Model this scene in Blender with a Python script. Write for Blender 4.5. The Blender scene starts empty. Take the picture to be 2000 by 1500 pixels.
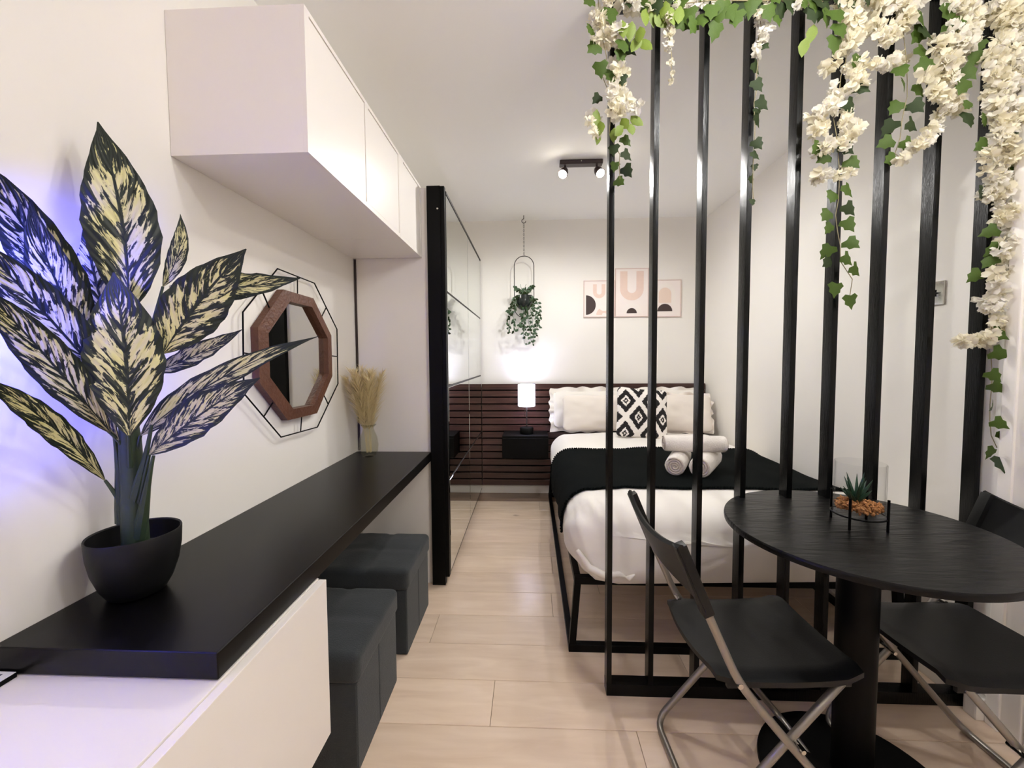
import bpy, bmesh, math, random
from mathutils import Vector, Matrix, noise
random.seed(7)
SC = bpy.context.scene
COL = SC.collection
PI = math.pi

# ------------------------------------------------------------------ camera
F, YAW, PITCH, ROLL, CX, CY = 812.0, 0.0444849, 0.0507212, -0.0062992, 1000.0, 742.0
CAMZ = 1.25
def _cam_rows():
    B = Matrix(((1, 0, 0), (0, 0, -1), (0, 1, 0)))
    c, s = math.cos(YAW), math.sin(YAW); Rz = Matrix(((c, s, 0), (-s, c, 0), (0, 0, 1)))
    c, s = math.cos(PITCH), math.sin(PITCH); Rx = Matrix(((1, 0, 0), (0, c, -s), (0, s, c)))
    c, s = math.cos(ROLL), math.sin(ROLL); Rr = Matrix(((c, -s, 0), (s, c, 0), (0, 0, 1)))
    return Rr @ Rx @ B @ Rz
CM = _cam_rows()
cam_d = bpy.data.cameras.new('camera')
cam = bpy.data.objects.new('camera', cam_d); COL.objects.link(cam)
rt, dn, fw = CM[0], CM[1], CM[2]
mw = Matrix(((rt[0], -dn[0], -fw[0], 0), (rt[1], -dn[1], -fw[1], 0), (rt[2], -dn[2], -fw[2], CAMZ), (0, 0, 0, 1)))
cam.matrix_world = mw
cam_d.sensor_width = 36.0; cam_d.sensor_fit = 'HORIZONTAL'
cam_d.lens = F / 2000 * 36.0
cam_d.shift_x = 0.0; cam_d.shift_y = (CY - 750) / 2000
cam_d.clip_start = 0.02
SC.camera = cam
def at(px, py, Y):
    """world point at depth Y that was measured at a pixel of the photograph"""
    d = CM.transposed() @ Vector(((px - CX) / F, (py - CY) / F, 1))
    return Vector((0, 0, CAMZ)) + d * (Y / d.y)

# ------------------------------------------------------------------ world, view, lights
w = bpy.data.worlds.new('world'); SC.world = w; w.use_nodes = True
w.node_tree.nodes['Background'].inputs[0].default_value = (0.9, 0.93, 1, 1)
w.node_tree.nodes['Background'].inputs[1].default_value = 0.0
SC.view_settings.view_transform = 'Standard'
SC.view_settings.look = 'None'
SC.view_settings.gamma = 1.0
SC.view_settings.exposure = 0.92
SC.view_settings.use_curve_mapping = False
SC.cycles.max_bounces = 14; SC.cycles.diffuse_bounces = 9; SC.cycles.transparent_max_bounces = 16

def lamp(name, kind, loc, energy, color, size=0.05, rot=None, **kw):
    d = bpy.data.lights.new(name, kind); d.energy = energy; d.color = color
    if kind == 'AREA':
        d.shape = 'RECTANGLE'; d.size = size; d.size_y = kw.pop('size_y', size)
    else: d.shadow_soft_size = size
    for k, v in kw.items(): setattr(d, k, v)
    o = bpy.data.objects.new(name, d); COL.objects.link(o); o.location = loc
    if rot is not None: o.rotation_euler = rot
    return o
WARM = (1.0, 0.985, 0.955)
COOL = (0.88, 0.91, 1.0)
# kitchen ceiling spotlights (they cast the wall cabinets' shadows), with added fill lights among them
def spotl(name, loc, energy, color, size, aim, deg=160):
    o = lamp(name, 'SPOT', loc, energy, color, size, spot_size=math.radians(deg), spot_blend=0.5)
    o.rotation_euler = Vector(aim).to_track_quat('-Z', 'Y').to_euler(); return o
lamp('ceiling_and_fill_light', 'POINT', (1.2, 0.47, 2.40), 11, WARM, 0.03)
lamp('ceiling_and_fill_light', 'POINT', (0.62, 0.95, 2.40), 7.5, WARM, 0.03)  # added light above the table zone, evens out the room
lamp('ceiling_and_fill_light', 'POINT', (1.25, -0.25, 2.40), 1.6, WARM, 0.03)
lamp('ceiling_and_fill_light', 'POINT', (0.1, -1.2, 2.40), 1, WARM, 0.05)  # added fill from the unseen rear of the room
# bedroom ceiling spots (the bulbs of the twin spotlight)
spotl('spot_bulb_light', (0.192, 2.655, 2.368), 18, (1.0, 0.98, 0.95), 0.02, (-.12, 0, -1), 180)
spotl('spot_bulb_light', (0.458, 2.655, 2.368), 11, (1.0, 0.98, 0.95), 0.02, (.12, 0, -1), 180)
# bedside lamp bulb
lamp('bedside_bulb_light', 'POINT', (-0.035, 3.64, 0.95), 1.3, COOL, 0.02)
# blue glow on the left wall; its source left of the camera is unseen
lamp('blue_strip_light', 'AREA', (-0.865, 0.33, 1.20), 4.2, (0.06, 0.07, 1.0), 0.03, Vector((-.38, 1, 0)).to_track_quat('-Z', 'Z').to_euler(), size_y=0.6, spread=math.radians(44))
lamp('violet_fill_light', 'POINT', (-0.75, -0.05, 1.35), 1.4, (0.30, 0.25, 1.0), 0.12)  # added soft violet fill, stands for no lamp

# ------------------------------------------------------------------ materials
def lin(c):
    return tuple(((v / 255) / 12.92 if v / 255 <= 0.04045 else (((v / 255) + 0.055) / 1.055) ** 2.4) for v in c) + (1,)
MATS = {}
def mat(name, rgb, rough=0.5, metal=0.0, bump=0.0, bscale=60, var=0.0, vscale=8, spec=0.5, stretch=None, **kw):
    if name in MATS: return MATS[name]
    m = bpy.data.materials.new(name); m.use_nodes = True; nt = m.node_tree; N = nt.nodes; L = nt.links
    b = N['Principled BSDF']; b.inputs['Roughness'].default_value = rough; b.inputs['Metallic'].default_value = metal
    b.inputs['Base Color'].default_value = lin(rgb); b.inputs['Specular IOR Level'].default_value = spec
    for k, v in kw.items(): b.inputs[k].default_value = v
    tc = N.new('ShaderNodeTexCoord'); mp = N.new('ShaderNodeMapping'); L.new(tc.outputs['Object'], mp.inputs[0])
    if stretch: mp.inputs['Scale'].default_value = stretch
    if var:
        n = N.new('ShaderNodeTexNoise'); n.inputs['Scale'].default_value = vscale; n.inputs['Detail'].default_value = 4
        L.new(mp.outputs[0], n.inputs['Vector'])
        hs = N.new('ShaderNodeMix'); hs.data_type = 'RGBA'
        c = lin(rgb)
        hs.inputs[6].default_value = tuple(x * (1 - var) for x in c[:3]) + (1,)
        hs.inputs[7].default_value = tuple(min(1, x * (1 + var)) for x in c[:3]) + (1,)
        L.new(n.outputs['Fac'], hs.inputs[0]); L.new(hs.outputs[2], b.inputs['Base Color'])
    if bump:
        n = N.new('ShaderNodeTexNoise'); n.inputs['Scale'].default_value = bscale; n.inputs['Detail'].default_value = 3
        L.new(mp.outputs[0], n.inputs['Vector'])
        bp = N.new('ShaderNodeBump'); bp.inputs['Strength'].default_value = bump; bp.inputs['Distance'].default_value = 0.01
        L.new(n.outputs['Fac'], bp.inputs['Height']); L.new(bp.outputs[0], b.inputs['Normal'])
    MATS[name] = m
    return m

def wood_mat(name, c1, c2, rough, scale=(1.2, 14, 14), knots=False, rnd=0.12, bump=0.05, spec=0.5):
    m = bpy.data.materials.new(name); m.use_nodes = True; nt = m.node_tree; N = nt.nodes; L = nt.links
    b = N['Principled BSDF']; b.inputs['Roughness'].default_value = rough; b.inputs['Specular IOR Level'].default_value = spec
    tc = N.new('ShaderNodeTexCoord'); oi = N.new('ShaderNodeObjectInfo')
    add = N.new('ShaderNodeVectorMath'); add.operation = 'ADD'
    mul = N.new('ShaderNodeVectorMath'); mul.operation = 'SCALE'; mul.inputs[0].default_value = (31, 17, 11)
    L.new(oi.outputs['Random'], mul.inputs['Scale']); L.new(tc.outputs['Object'], add.inputs[0]); L.new(mul.outputs[0], add.inputs[1])
    mp = N.new('ShaderNodeMapping'); mp.inputs['Scale'].default_value = scale; L.new(add.outputs[0], mp.inputs[0])
    n = N.new('ShaderNodeTexNoise'); n.inputs['Scale'].default_value = 3; n.inputs['Detail'].default_value = 6; n.inputs['Distortion'].default_value = 0.6
    L.new(mp.outputs[0], n.inputs['Vector'])
    r = N.new('ShaderNodeValToRGB'); r.color_ramp.elements[0].position = 0.3; r.color_ramp.elements[1].position = 0.7
    r.color_ramp.elements[0].color = lin(c1); r.color_ramp.elements[1].color = lin(c2)
    L.new(n.outputs['Fac'], r.inputs[0])
    out = r.outputs[0]
    if knots:
        v = N.new('ShaderNodeTexVoronoi'); v.inputs['Scale'].default_value = 2.1
        mk = N.new('ShaderNodeMapping'); mk.inputs['Scale'].default_value = (1, 1.5, 1); L.new(add.outputs[0], mk.inputs[0])
        nk = N.new('ShaderNodeTexNoise'); nk.inputs['Scale'].default_value = 18; L.new(mk.outputs[0], nk.inputs['Vector'])
        mx = N.new('ShaderNodeMix'); mx.data_type = 'VECTOR'; mx.inputs[0].default_value = 0.05
        L.new(mk.outputs[0], mx.inputs[4]); L.new(nk.outputs['Color'], mx.inputs[5]); L.new(mx.outputs[1], v.inputs['Vector'])
        rk = N.new('ShaderNodeValToRGB'); rk.color_ramp.elements[0].position = 0.0; rk.color_ramp.elements[1].position = 0.07
        rk.color_ramp.elements[0].color = (0.35, 0.35, 0.35, 1); rk.color_ramp.elements[1].color = (1, 1, 1, 1)
        L.new(v.outputs['Distance'], rk.inputs[0])
        mm = N.new('ShaderNodeMix'); mm.data_type = 'RGBA'; mm.blend_type = 'MULTIPLY'; mm.inputs[0].default_value = 0.8
        L.new(out, mm.inputs[6]); L.new(rk.outputs[0], mm.inputs[7]); out = mm.outputs[2]
    h = N.new('ShaderNodeHueSaturation'); mr = N.new('ShaderNodeMapRange')
    mr.inputs['To Min'].default_value = 1 - rnd; mr.inputs['To Max'].default_value = 1 + rnd
    L.new(oi.outputs['Random'], mr.inputs[0]); L.new(mr.outputs[0], h.inputs['Value']); L.new(out, h.inputs['Color'])
    L.new(h.outputs[0], b.inputs['Base Color'])
    if bump:
        bp = N.new('ShaderNodeBump'); bp.inputs['Strength'].default_value = bump; bp.inputs['Distance'].default_value = 0.01
        L.new(n.outputs['Fac'], bp.inputs['Height']); L.new(bp.outputs[0], b.inputs['Normal'])
    MATS[name] = m
    return m

def emit_mat(name, rgb, strength):
    m = bpy.data.materials.new(name); m.use_nodes = True
    b = m.node_tree.nodes['Principled BSDF']
    b.inputs['Base Color'].default_value = lin(rgb); b.inputs['Emission Color'].default_value = lin(rgb)
    b.inputs['Emission Strength'].default_value = strength
    MATS[name] = m; return m

M_wall = mat('wall_paint', (237, 234, 228), 0.75, bump=0.05, bscale=18, var=0.012, vscale=2)
M_ceil = mat('ceiling_paint', (246, 246, 244), 0.8, bump=0.04, bscale=3)
M_white = mat('white_lacquer', (236, 231, 226), 0.28)
M_whitem = mat('white_matt', (234, 230, 226), 0.5)
M_trim = mat('white_gloss_trim', (240, 236, 230), 0.3)
M_floorw = wood_mat('oak_plank', (219, 195, 171), (233, 212, 190), 0.25, (1.1, 7, 7), knots=True, rnd=0.05, bump=0.015)
M_floord = wood_mat('shaded_oak_plank', (128, 104, 88), (150, 124, 105), 0.3, (0.7, 12, 12), rnd=0.03, bump=0.02)  # rows by the back wall: the nightstand's shade painted into the colour
M_post = mat('black_satin_paint', (4, 5, 5), 0.24, spec=0.2, bump=0.15, bscale=9, stretch=(40, 40, 2.2), var=0.15, vscale=6)
M_black = mat('black_laminate', (6, 5, 5), 0.33, spec=0.22)
M_blackm = mat('black_matt', (4, 4, 4), 0.5, spec=0.15)
M_tabletop = wood_mat('black_ash', (4, 4, 4), (16, 16, 16), 0.34, (2.2, 13, 10), rnd=0.0, bump=0.4, spec=0.2)
M_frameb = mat('black_metal', (3, 3, 3), 0.45, spec=0.12)
M_slat = wood_mat('dark_brown_slat', (52, 32, 29), (80, 50, 44), 0.28, (1.0, 20, 20), rnd=0.1, bump=0.05)
M_slatback = mat('headboard_backing', (5, 4, 4), 0.8, spec=0.1)
M_chrome = mat('chrome', (205, 202, 198), 0.12, metal=1.0)
M_tube = mat('brushed_steel_tube', (150, 144, 136), 0.36, metal=0.7)
M_mirror = mat('mirror_glass', (222, 226, 222), 0.01, metal=1.0)
M_seam = mat('grey_metal_seam', (46, 42, 40), 0.5)
M_plastic = mat('black_plastic', (12, 13, 14), 0.42, spec=0.3, bump=0.05, bscale=300)
M_ott = mat('charcoal_fabric', (54, 58, 61), 0.85, bump=0.3, bscale=260, var=0.12, vscale=14, spec=0.2, **{'Sheen Weight': 0.12})
M_linen = mat('white_linen', (236, 232, 226), 0.85, bump=0.12, bscale=9, **{'Sheen Weight': 0.2})
M_pillow = mat('ivory_cotton', (236, 228, 220), 0.85, bump=0.1, bscale=12)
M_throw = mat('dark_knit', (7, 12, 12), 0.95, bump=0.5, bscale=120, stretch=(1, 6, 1), var=0.2, vscale=60, spec=0.08)
M_towel = mat('white_terry', (232, 226, 220), 0.95, bump=0.5, bscale=220)
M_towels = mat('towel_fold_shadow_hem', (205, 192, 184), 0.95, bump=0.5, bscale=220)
M_copper = mat('brown_wood_frame', (92, 54, 36), 0.5, bump=0.4, bscale=90, var=0.2, vscale=40)
M_pot = mat('black_ceramic_pot', (9, 9, 10), 0.5, spec=0.3)
M_soil = mat('dark_soil', (30, 24, 20), 0.95, bump=1.0, bscale=80)
M_stem = mat('plant_stem', (42, 58, 38), 0.5, var=0.3, vscale=20)
M_pampas = mat('pampas_straw', (230, 216, 174), 0.9, var=0.12, vscale=12)
def thin_glass(name, tint, rough):
    m = bpy.data.materials.new(name); m.use_nodes = True; nt = m.node_tree; N = nt.nodes; L = nt.links
    N.remove(N['Principled BSDF']); out = N['Material Output']
    t = N.new('ShaderNodeBsdfTransparent'); t.inputs[0].default_value = lin(tint)
    g = N.new('ShaderNodeBsdfGlossy'); g.inputs['Roughness'].default_value = rough
    lw = N.new('ShaderNodeLayerWeight'); lw.inputs[0].default_value = 0.35
    fr = N.new('ShaderNodeMath'); fr.operation = 'POWER'; fr.inputs[1].default_value = 4.5; L.new(lw.outputs['Facing'], fr.inputs[0])
    mx = N.new('ShaderNodeMixShader'); L.new(fr.outputs[0], mx.inputs[0]); L.new(t.outputs[0], mx.inputs[1]); L.new(g.outputs[0], mx.inputs[2])
    L.new(mx.outputs[0], out.inputs[0]); MATS[name] = m; return m
M_glass = thin_glass('clear_glass', (252, 252, 252), 0.02)
M_glassv = thin_glass('smoky_glass', (245, 245, 241), 0.05)
def petal(name, rgb):
    m = mat(name, rgb, 0.75, var=0.05, vscale=30); nt = m.node_tree; N = nt.nodes; L = nt.links
    tr = N.new('ShaderNodeBsdfTranslucent'); tr.inputs[0].default_value = lin(rgb)
    mx = N.new('ShaderNodeMixShader'); mx.inputs[0].default_value = 0.45
    L.new(N['Principled BSDF'].outputs[0], mx.inputs[1]); L.new(tr.outputs[0], mx.inputs[2]); L.new(mx.outputs[0], N['Material Output'].inputs[0]); return m
M_bark = mat('brown_bark_chips', (160, 110, 64), 0.8, var=0.4, vscale=90)
M_succ = mat('succulent_green', (32, 62, 44), 0.45, var=0.3, vscale=60)
M_ivy = mat('ivy_green', (60, 80, 24), 0.6, spec=0.25, var=0.45, vscale=30)
M_ivyd = mat('ivy_dark_green', (36, 50, 20), 0.6, spec=0.25, var=0.35, vscale=30)
M_olive = mat('olive_leaf', (98, 116, 30), 0.6, var=0.3, vscale=25)
M_vine = mat('vine_stem', (126, 116, 84), 0.7)
M_petal = petal('cream_petal', (236, 231, 212))
M_petalw = petal('white_petal', (238, 235, 226))
M_small = mat('trailing_leaf', (64, 88, 62), 0.55, var=0.4, vscale=40)
M_gpot = mat('glossy_dark_pot', (30, 36, 34), 0.12)
M_wire = mat('dark_wire', (48, 42, 40), 0.45)
M_art = mat('art_blush', (240, 230, 225), 0.7)
M_artw = mat('art_ivory', (240, 232, 226), 0.7)
M_artt = mat('art_terracotta', (229, 204, 191), 0.7, var=0.05, vscale=30)
M_arts = mat('art_sand', (232, 210, 196), 0.7)
M_artk = mat('art_umber', (64, 50, 48), 0.7)
M_artf = mat('art_rose_frame', (214, 192, 184), 0.5)
M_shade = emit_mat('lamp_shade_lit', (240, 240, 255), 1.9)
M_bulb = emit_mat('bulb_lit', (255, 244, 225), 30)
M_spot = mat('dark_bronze', (52, 38, 38), 0.35)
M_screenp = mat('paper_white', (226, 226, 232), 0.6)
M_ink = mat('navy_ink', (28, 30, 70), 0.6)
M_plum = mat('plum_print', (92, 44, 74), 0.6, var=0.4, vscale=60)

# variegated leaf
def leaf_material():
    m = bpy.data.materials.new('variegated_leaf'); m.use_nodes = True; nt = m.node_tree; N = nt.nodes; L = nt.links
    b = N['Principled BSDF']; b.inputs['Roughness'].default_value = 0.55
    def math_(op, a, c=None, clamp=False):
        n = N.new('ShaderNodeMath'); n.operation = op; n.use_clamp = clamp
        for i, x in enumerate((a, c)):
            if x is None: continue
            if isinstance(x, (int, float)): n.inputs[i].default_value = x
            else: L.new(x, n.inputs[i])
        return n.outputs[0]
    uv = N.new('ShaderNodeUVMap'); sp = N.new('ShaderNodeSeparateXYZ'); L.new(uv.outputs[0], sp.inputs[0])
    u, v = sp.outputs[0], sp.outputs[1]
    side = math_('SUBTRACT', math_('MULTIPLY', u, 2.0), 1.0); a = math_('ABSOLUTE', side)
    oi = N.new('ShaderNodeObjectInfo')
    t = math_('SUBTRACT', math_('MULTIPLY', v, 27.0), math_('MULTIPLY', a, 7.5))
    cmb = N.new('ShaderNodeCombineXYZ'); L.new(t, cmb.inputs[0]); L.new(math_('MULTIPLY', side, 3.6), cmb.inputs[1])
    L.new(math_('MULTIPLY', oi.outputs['Random'], 40.0), cmb.inputs[2])
    n = N.new('ShaderNodeTexNoise'); n.inputs['Scale'].default_value = 0.75; n.inputs['Detail'].default_value = 3.5
    n.inputs['Roughness'].default_value = 0.62; n.inputs['Distortion'].default_value = 0.5; L.new(cmb.outputs[0], n.inputs['Vector'])
    # cream where the noise is above a threshold that rises at the margin, the midrib and the tip
    edge = math_('MULTIPLY', math_('MAXIMUM', math_('SUBTRACT', a, 0.70), 0.0), 0.9)
    tip = math_('MULTIPLY', math_('MAXIMUM', math_('SUBTRACT', v, 0.72), 0.0), 0.8)
    thr = math_('ADD', math_('ADD', 0.472, edge), tip)
    f = math_('MULTIPLY', math_('SUBTRACT', n.outputs['Fac'], thr), 22.0, True)
    rib = math_('MULTIPLY', math_('SUBTRACT', a, 0.045), 60.0, True)
    f = math_('MULTIPLY', f, rib)
    cr = N.new('ShaderNodeTexNoise'); cr.inputs['Scale'].default_value = 1.4; L.new(cmb.outputs[0], cr.inputs['Vector'])
    cream = N.new('ShaderNodeMix'); cream.data_type = 'RGBA'; cream.inputs[6].default_value = lin((198, 196, 118)); cream.inputs[7].default_value = lin((222, 214, 172))
    L.new(cr.outputs['Fac'], cream.inputs[0])
    mx = N.new('ShaderNodeMix'); mx.data_type = 'RGBA'; mx.inputs[6].default_value = lin((17, 30, 18))
    L.new(f, mx.inputs[0]); L.new(cream.outputs[2], mx.inputs[7]); L.new(mx.outputs[2], b.inputs['Base Color'])
    bp = N.new('ShaderNodeBump'); bp.inputs['Strength'].default_value = 0.25; bp.inputs['Distance'].default_value = 0.004
    sn = math_('SINE', math_('MULTIPLY', t, 3.6)); L.new(sn, bp.inputs['Height']); L.new(bp.outputs[0], b.inputs['Normal'])
    return m
M_leaf = leaf_material()

def cushion_material():
    m = bpy.data.materials.new('diamond_weave'); m.use_nodes = True; nt = m.node_tree; N = nt.nodes; L = nt.links
    b = N['Principled BSDF']; b.inputs['Roughness'].default_value = 0.9
    def math_(op, a, c=None):
        n = N.new('ShaderNodeMath'); n.operation = op
        for i, x in enumerate((a, c)):
            if x is None: continue
            if isinstance(x, (int, float)): n.inputs[i].default_value = x
            else: L.new(x, n.inputs[i])
        return n.outputs[0]
    tc = N.new('ShaderNodeTexCoord'); sp = N.new('ShaderNodeSeparateXYZ'); L.new(tc.outputs['Object'], sp.inputs[0])
    def cell(x, per, off):
        q = math_('DIVIDE', math_('FLOOR', math_('MULTIPLY', x, 150.0)), 150.0)
        return math_('ABSOLUTE', math_('SUBTRACT', math_('FRACT', math_('ADD', math_('DIVIDE', q, per), off)), 0.5))
    u = cell(sp.outputs[0], 0.19, 0.25); v = cell(sp.outputs[2], 0.25, 0.2)
    d = math_('ADD', u, v); f = math_('MINIMUM', d, math_('SUBTRACT', 1.0, d))
    r = N.new('ShaderNodeValToRGB'); r.color_ramp.interpolation = 'CONSTANT'
    W = lin((240, 234, 228)); K = lin((24, 20, 22)); e = r.color_ramp.elements
    e[0].position = 0; e[0].color = W; e[1].position = 0.035; e[1].color = K
    for p, c in ((0.10, W), (0.18, K), (0.385, W)):
        x = e.new(p); x.color = c
    L.new(f, r.inputs[0]); L.new(r.outputs[0], b.inputs['Base Color'])
    return m
M_diamond = cushion_material()

# ------------------------------------------------------------------ object helpers
def link(name, me, m=None, parent=None, smooth=None):
    o = bpy.data.objects.new(name, me); COL.objects.link(o)
    if m is not None: me.materials.clear(); me.materials.append(m)
    if parent is not None: o.parent = parent
    return o
def obj(name, bm, m, parent=None, smooth=False):
    me = bpy.data.meshes.new(name); bm.normal_update(); bm.to_mesh(me); bm.free()
    if smooth:
        for p in me.polygons: p.use_smooth = True
        if smooth != 'all': me.set_sharp_from_angle(angle=math.radians(40))
    return link(name, me, m, parent)
def thing(name, label, cat, loc=(0, 0, 0), group=None, rotz=0.0):
    o = bpy.data.objects.new(name, None); COL.objects.link(o); o.location = loc; o.rotation_euler = (0, 0, rotz)
    o.empty_display_size = 0.05
    return tag(o, label, cat, group)
def tag(o, label, cat, group=None):
    o['label'] = label; o['category'] = cat
    if group: o['group'] = group
    return o
def struct(o): o['kind'] = 'structure'; return o
def NB(): return bmesh.new()
def box(bm, x0, x1, y0, y1, z0, z1, bev=0.0, seg=2, mtx=None):
    r = bmesh.ops.create_cube(bm, size=1.0); vs = r['verts']
    M = Matrix.Translation(((x0 + x1) / 2, (y0 + y1) / 2, (z0 + z1) / 2)) @ Matrix.Diagonal((abs(x1 - x0), abs(y1 - y0), abs(z1 - z0), 1))
    if mtx is not None: M = mtx @ M
    bmesh.ops.transform(bm, matrix=M, verts=vs)
    if bev:
        es = list({e for v in vs for e in v.link_edges})
        bmesh.ops.bevel(bm, geom=es, offset=bev, segments=seg, affect='EDGES', profile=0.7)
def tube(bm, pts, r, n=10, caps=True, closed=False):
    """round tube through points; r number or list"""
    pts = [Vector(p) for p in pts]; k = len(pts); rings = []
    up = None
    for i, p in enumerate(pts):
        if closed: d = (pts[(i + 1) % k] - pts[i - 1])
        elif i == 0: d = pts[1] - p
        elif i == k - 1: d = p - pts[-2]
        else: d = pts[i + 1] - pts[i - 1]
        d = d.normalized() if d.length else Vector((0, 0, 1))
        if up is None:
            a = Vector((0, 0, 1)) if abs(d.z) < 0.9 else Vector((1, 0, 0))
            up = (a - d * a.dot(d)).normalized()
        else:
            up = up - d * up.dot(d)
            up = up.normalized() if up.length > 1e-6 else d.orthogonal().normalized()
        s = d.cross(up); rr = r[i] if isinstance(r, (list, tuple)) else r
        rings.append([bm.verts.new(p + (up * math.cos(t) + s * math.sin(t)) * rr) for t in (2 * PI * j / n for j in range(n))])
    m = k if closed else k - 1
    for i in range(m):
        A, B = rings[i], rings[(i + 1) % k]
        for j in range(n): bm.faces.new((A[j], A[(j + 1) % n], B[(j + 1) % n], B[j]))
    if caps and not closed: bm.faces.new(rings[0][::-1]); bm.faces.new(rings[-1])
def arc_path(pts, r, seg=5):
    """round the corners of a polyline"""
    pts = [Vector(p) for p in pts]; out = [pts[0]]
    for i in range(1, len(pts) - 1):
        a, b, c = pts[i - 1], pts[i], pts[i + 1]
        ra = min(r, (a - b).length * 0.45, (c - b).length * 0.45)
        p0 = b + (a - b).normalized() * ra; p1 = b + (c - b).normalized() * ra
        for k in range(seg + 1):
            t = k / seg; out.append(p0 * (1 - t) ** 2 + b * 2 * t * (1 - t) + p1 * t * t)
    out.append(pts[-1]); return out
def lathe(bm, prof, n=32, c=(0, 0, 0), cap0=True, cap1=True):
    c = Vector(c); rings = []
    for r, z in prof:
        rings.append([bm.verts.new(c + Vector((r * math.cos(2 * PI * j / n), r * math.sin(2 * PI * j / n), z))) for j in range(n)])
    for A, B in zip(rings, rings[1:]):
        for j in range(n): bm.faces.new((A[j], A[(j + 1) % n], B[(j + 1) % n], B[j]))
    if cap0: bm.faces.new(rings[0][::-1])
    if cap1: bm.faces.new(rings[-1])
def puff(sx, sy, sz, rad, n=14, disp=None, mtx=None, bm=None, exp=None):
    """rounded soft box centred on the origin, with optional displacement function"""
    bm = bm or NB(); pre = set(bm.verts)
    r = bmesh.ops.create_cube(bm, size=2.0)
    new = [e for e in bm.edges if e.verts[0] not in pre]
    bmesh.ops.subdivide_edges(bm, edges=new, cuts=n, use_grid_fill=True)
    h = Vector((sx / 2, sy / 2, sz / 2))
    for v in bm.verts:
        if v in pre: continue
        # denser near the edges
        c = Vector([math.sin(x * PI / 2) * 0.45 + x * 0.55 for x in v.co])
        p = Vector((c.x * h.x, c.y * h.y, c.z * h.z))
        q = Vector([max(-(h[i] - rad[i]), min(h[i] - rad[i], p[i])) for i in range(3)])
        d = Vector([(p[i] - q[i]) / rad[i] for i in range(3)])
        if d.length > 1e-6:
            m = max(abs(d.x), abs(d.y), abs(d.z)); d = d / d.length * m
        p = q + Vector([d[i] * rad[i] for i in range(3)])
        if disp: p = disp(p, h)
        if mtx is not None: p = mtx @ p
        v.co = p
    return bm
def quadpath(p0, p1, p2, n):
    return [p0 * (1 - t) ** 2 + p1 * 2 * t * (1 - t) + p2 * t * t for t in (i / n for i in range(n + 1))]
def extrude_poly(bm, pts, d):
    """prism from a planar outline (list of Vectors) along vector d"""
    a = [bm.verts.new(p) for p in pts]; b = [bm.verts.new(Vector(p) + Vector(d)) for p in pts]; n = len(pts)
    bm.faces.new(a[::-1]); bm.faces.new(b)
    for i in range(n): bm.faces.new((a[i], a[(i + 1) % n], b[(i + 1) % n], b[i]))

# ------------------------------------------------------------------ room shell
XL, XR, YB, YF, H = -0.955, 1.57, 3.83, -2.2, 2.5
def slab(name, *b, m=M_wall):
    bm = NB(); box(bm, *b); return struct(obj(name, bm, m))
floor = slab('floor', XL - .1, XR + .1, YF - .1, YB + .1, -0.08, -0.012, m=mat('floor_subbase', (120, 92, 72), 0.6))
slab('ceiling', XL - .1, XR + .1, YF - .1, YB + .1, H, H + 0.08, m=M_ceil)
slab('wall_left', XL - .1, XL, YF - .1, YB + .1, -0.012, H)
slab('wall_back', XL, XR, YB, YB + .1, -0.012, H)
slab('wall_front', XL, XR, YF - .1, YF, -0.012, H)
wr = slab('wall_right', XR, XR + .1, YF - .1, YB + .1, -0.012, H)
# planks: rows run across the room, laid one by one
Y0, PW, PL = 1.350, 0.2035, 1.26
joints = {0: -0.143, 3: 0.105, 1: 0.62, -1: 0.35, 2: -0.45}
for k in range(-17, 13):
    y0 = Y0 + PW * k; y1 = min(y0 + PW, YB)
    if y0 < YF: continue
    j = joints.get(k, XL + random.random() * PL)
    while j > XL: j -= PL
    x = j
    while x < XR:
        a, b_ = max(x, XL), min(x + PL, XR); x += PL
        if b_ - a < 0.02: continue
        bm = NB(); g = 0.0007
        box(bm, a + g, b_ - g, y0 + g, y1 - g, -0.012, 0.0, 0.0012, 1)
        c = Vector(((a + b_) / 2, (y0 + y1) / 2, 0)); bmesh.ops.translate(bm, vec=-c, verts=bm.verts)
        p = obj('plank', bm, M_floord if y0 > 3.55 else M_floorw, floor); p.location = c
# skirtings
bm = NB(); box(bm, XL, XR, YB - 0.016, YB, 0, 0.075, 0.004); struct(obj('baseboard_back', bm, M_trim))
bm = NB(); box(bm, XR - 0.022, XR, 1.56, YB - 0.02, 0, 0.10, 0.004); box(bm, XR - 0.03, XR, 1.56, YB - 0.02, 0, 0.05, 0.006)
struct(obj('baseboard_right', bm, M_trim))
# door and its frame in the right wall
bm = NB(); box(bm, XR - 0.018, XR, 1.335, 1.43, 0, 2.08, 0.004); box(bm, XR - 0.026, XR, 1.39, 1.43, 0, 2.08, 0.004)
box(bm, XR - 0.018, XR, 0.42, 0.515, 0, 2.08, 0.004); box(bm, XR - 0.018, XR, 0.42, 1.43, 2.08, 2.17, 0.004)
struct(obj('trim_1', bm, M_trim))
bm = NB(); box(bm, XR - 0.05, XR, 1.432, 1.478, 0, 0.075, 0.008); struct(obj('trim_2', bm, M_trim))
dr = thing('door_1', '', ''); del dr['label'], dr['category']; struct(dr)
dr.location = (XR, 0.52, 0)
bm = NB(); box(bm, -0.012, -0.001, 0, 0.81, 0.008, 2.075, 0.003)
dl = obj('door_leaf', bm, M_trim, dr)
for z0, z1 in ((0.2, 0.9), (1.05, 1.9)):
    bm = NB(); box(bm, -0.02, -0.012, 0.12, 0.69, z0, z1, 0.006); obj('panel', bm, M_trim, dr)
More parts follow.
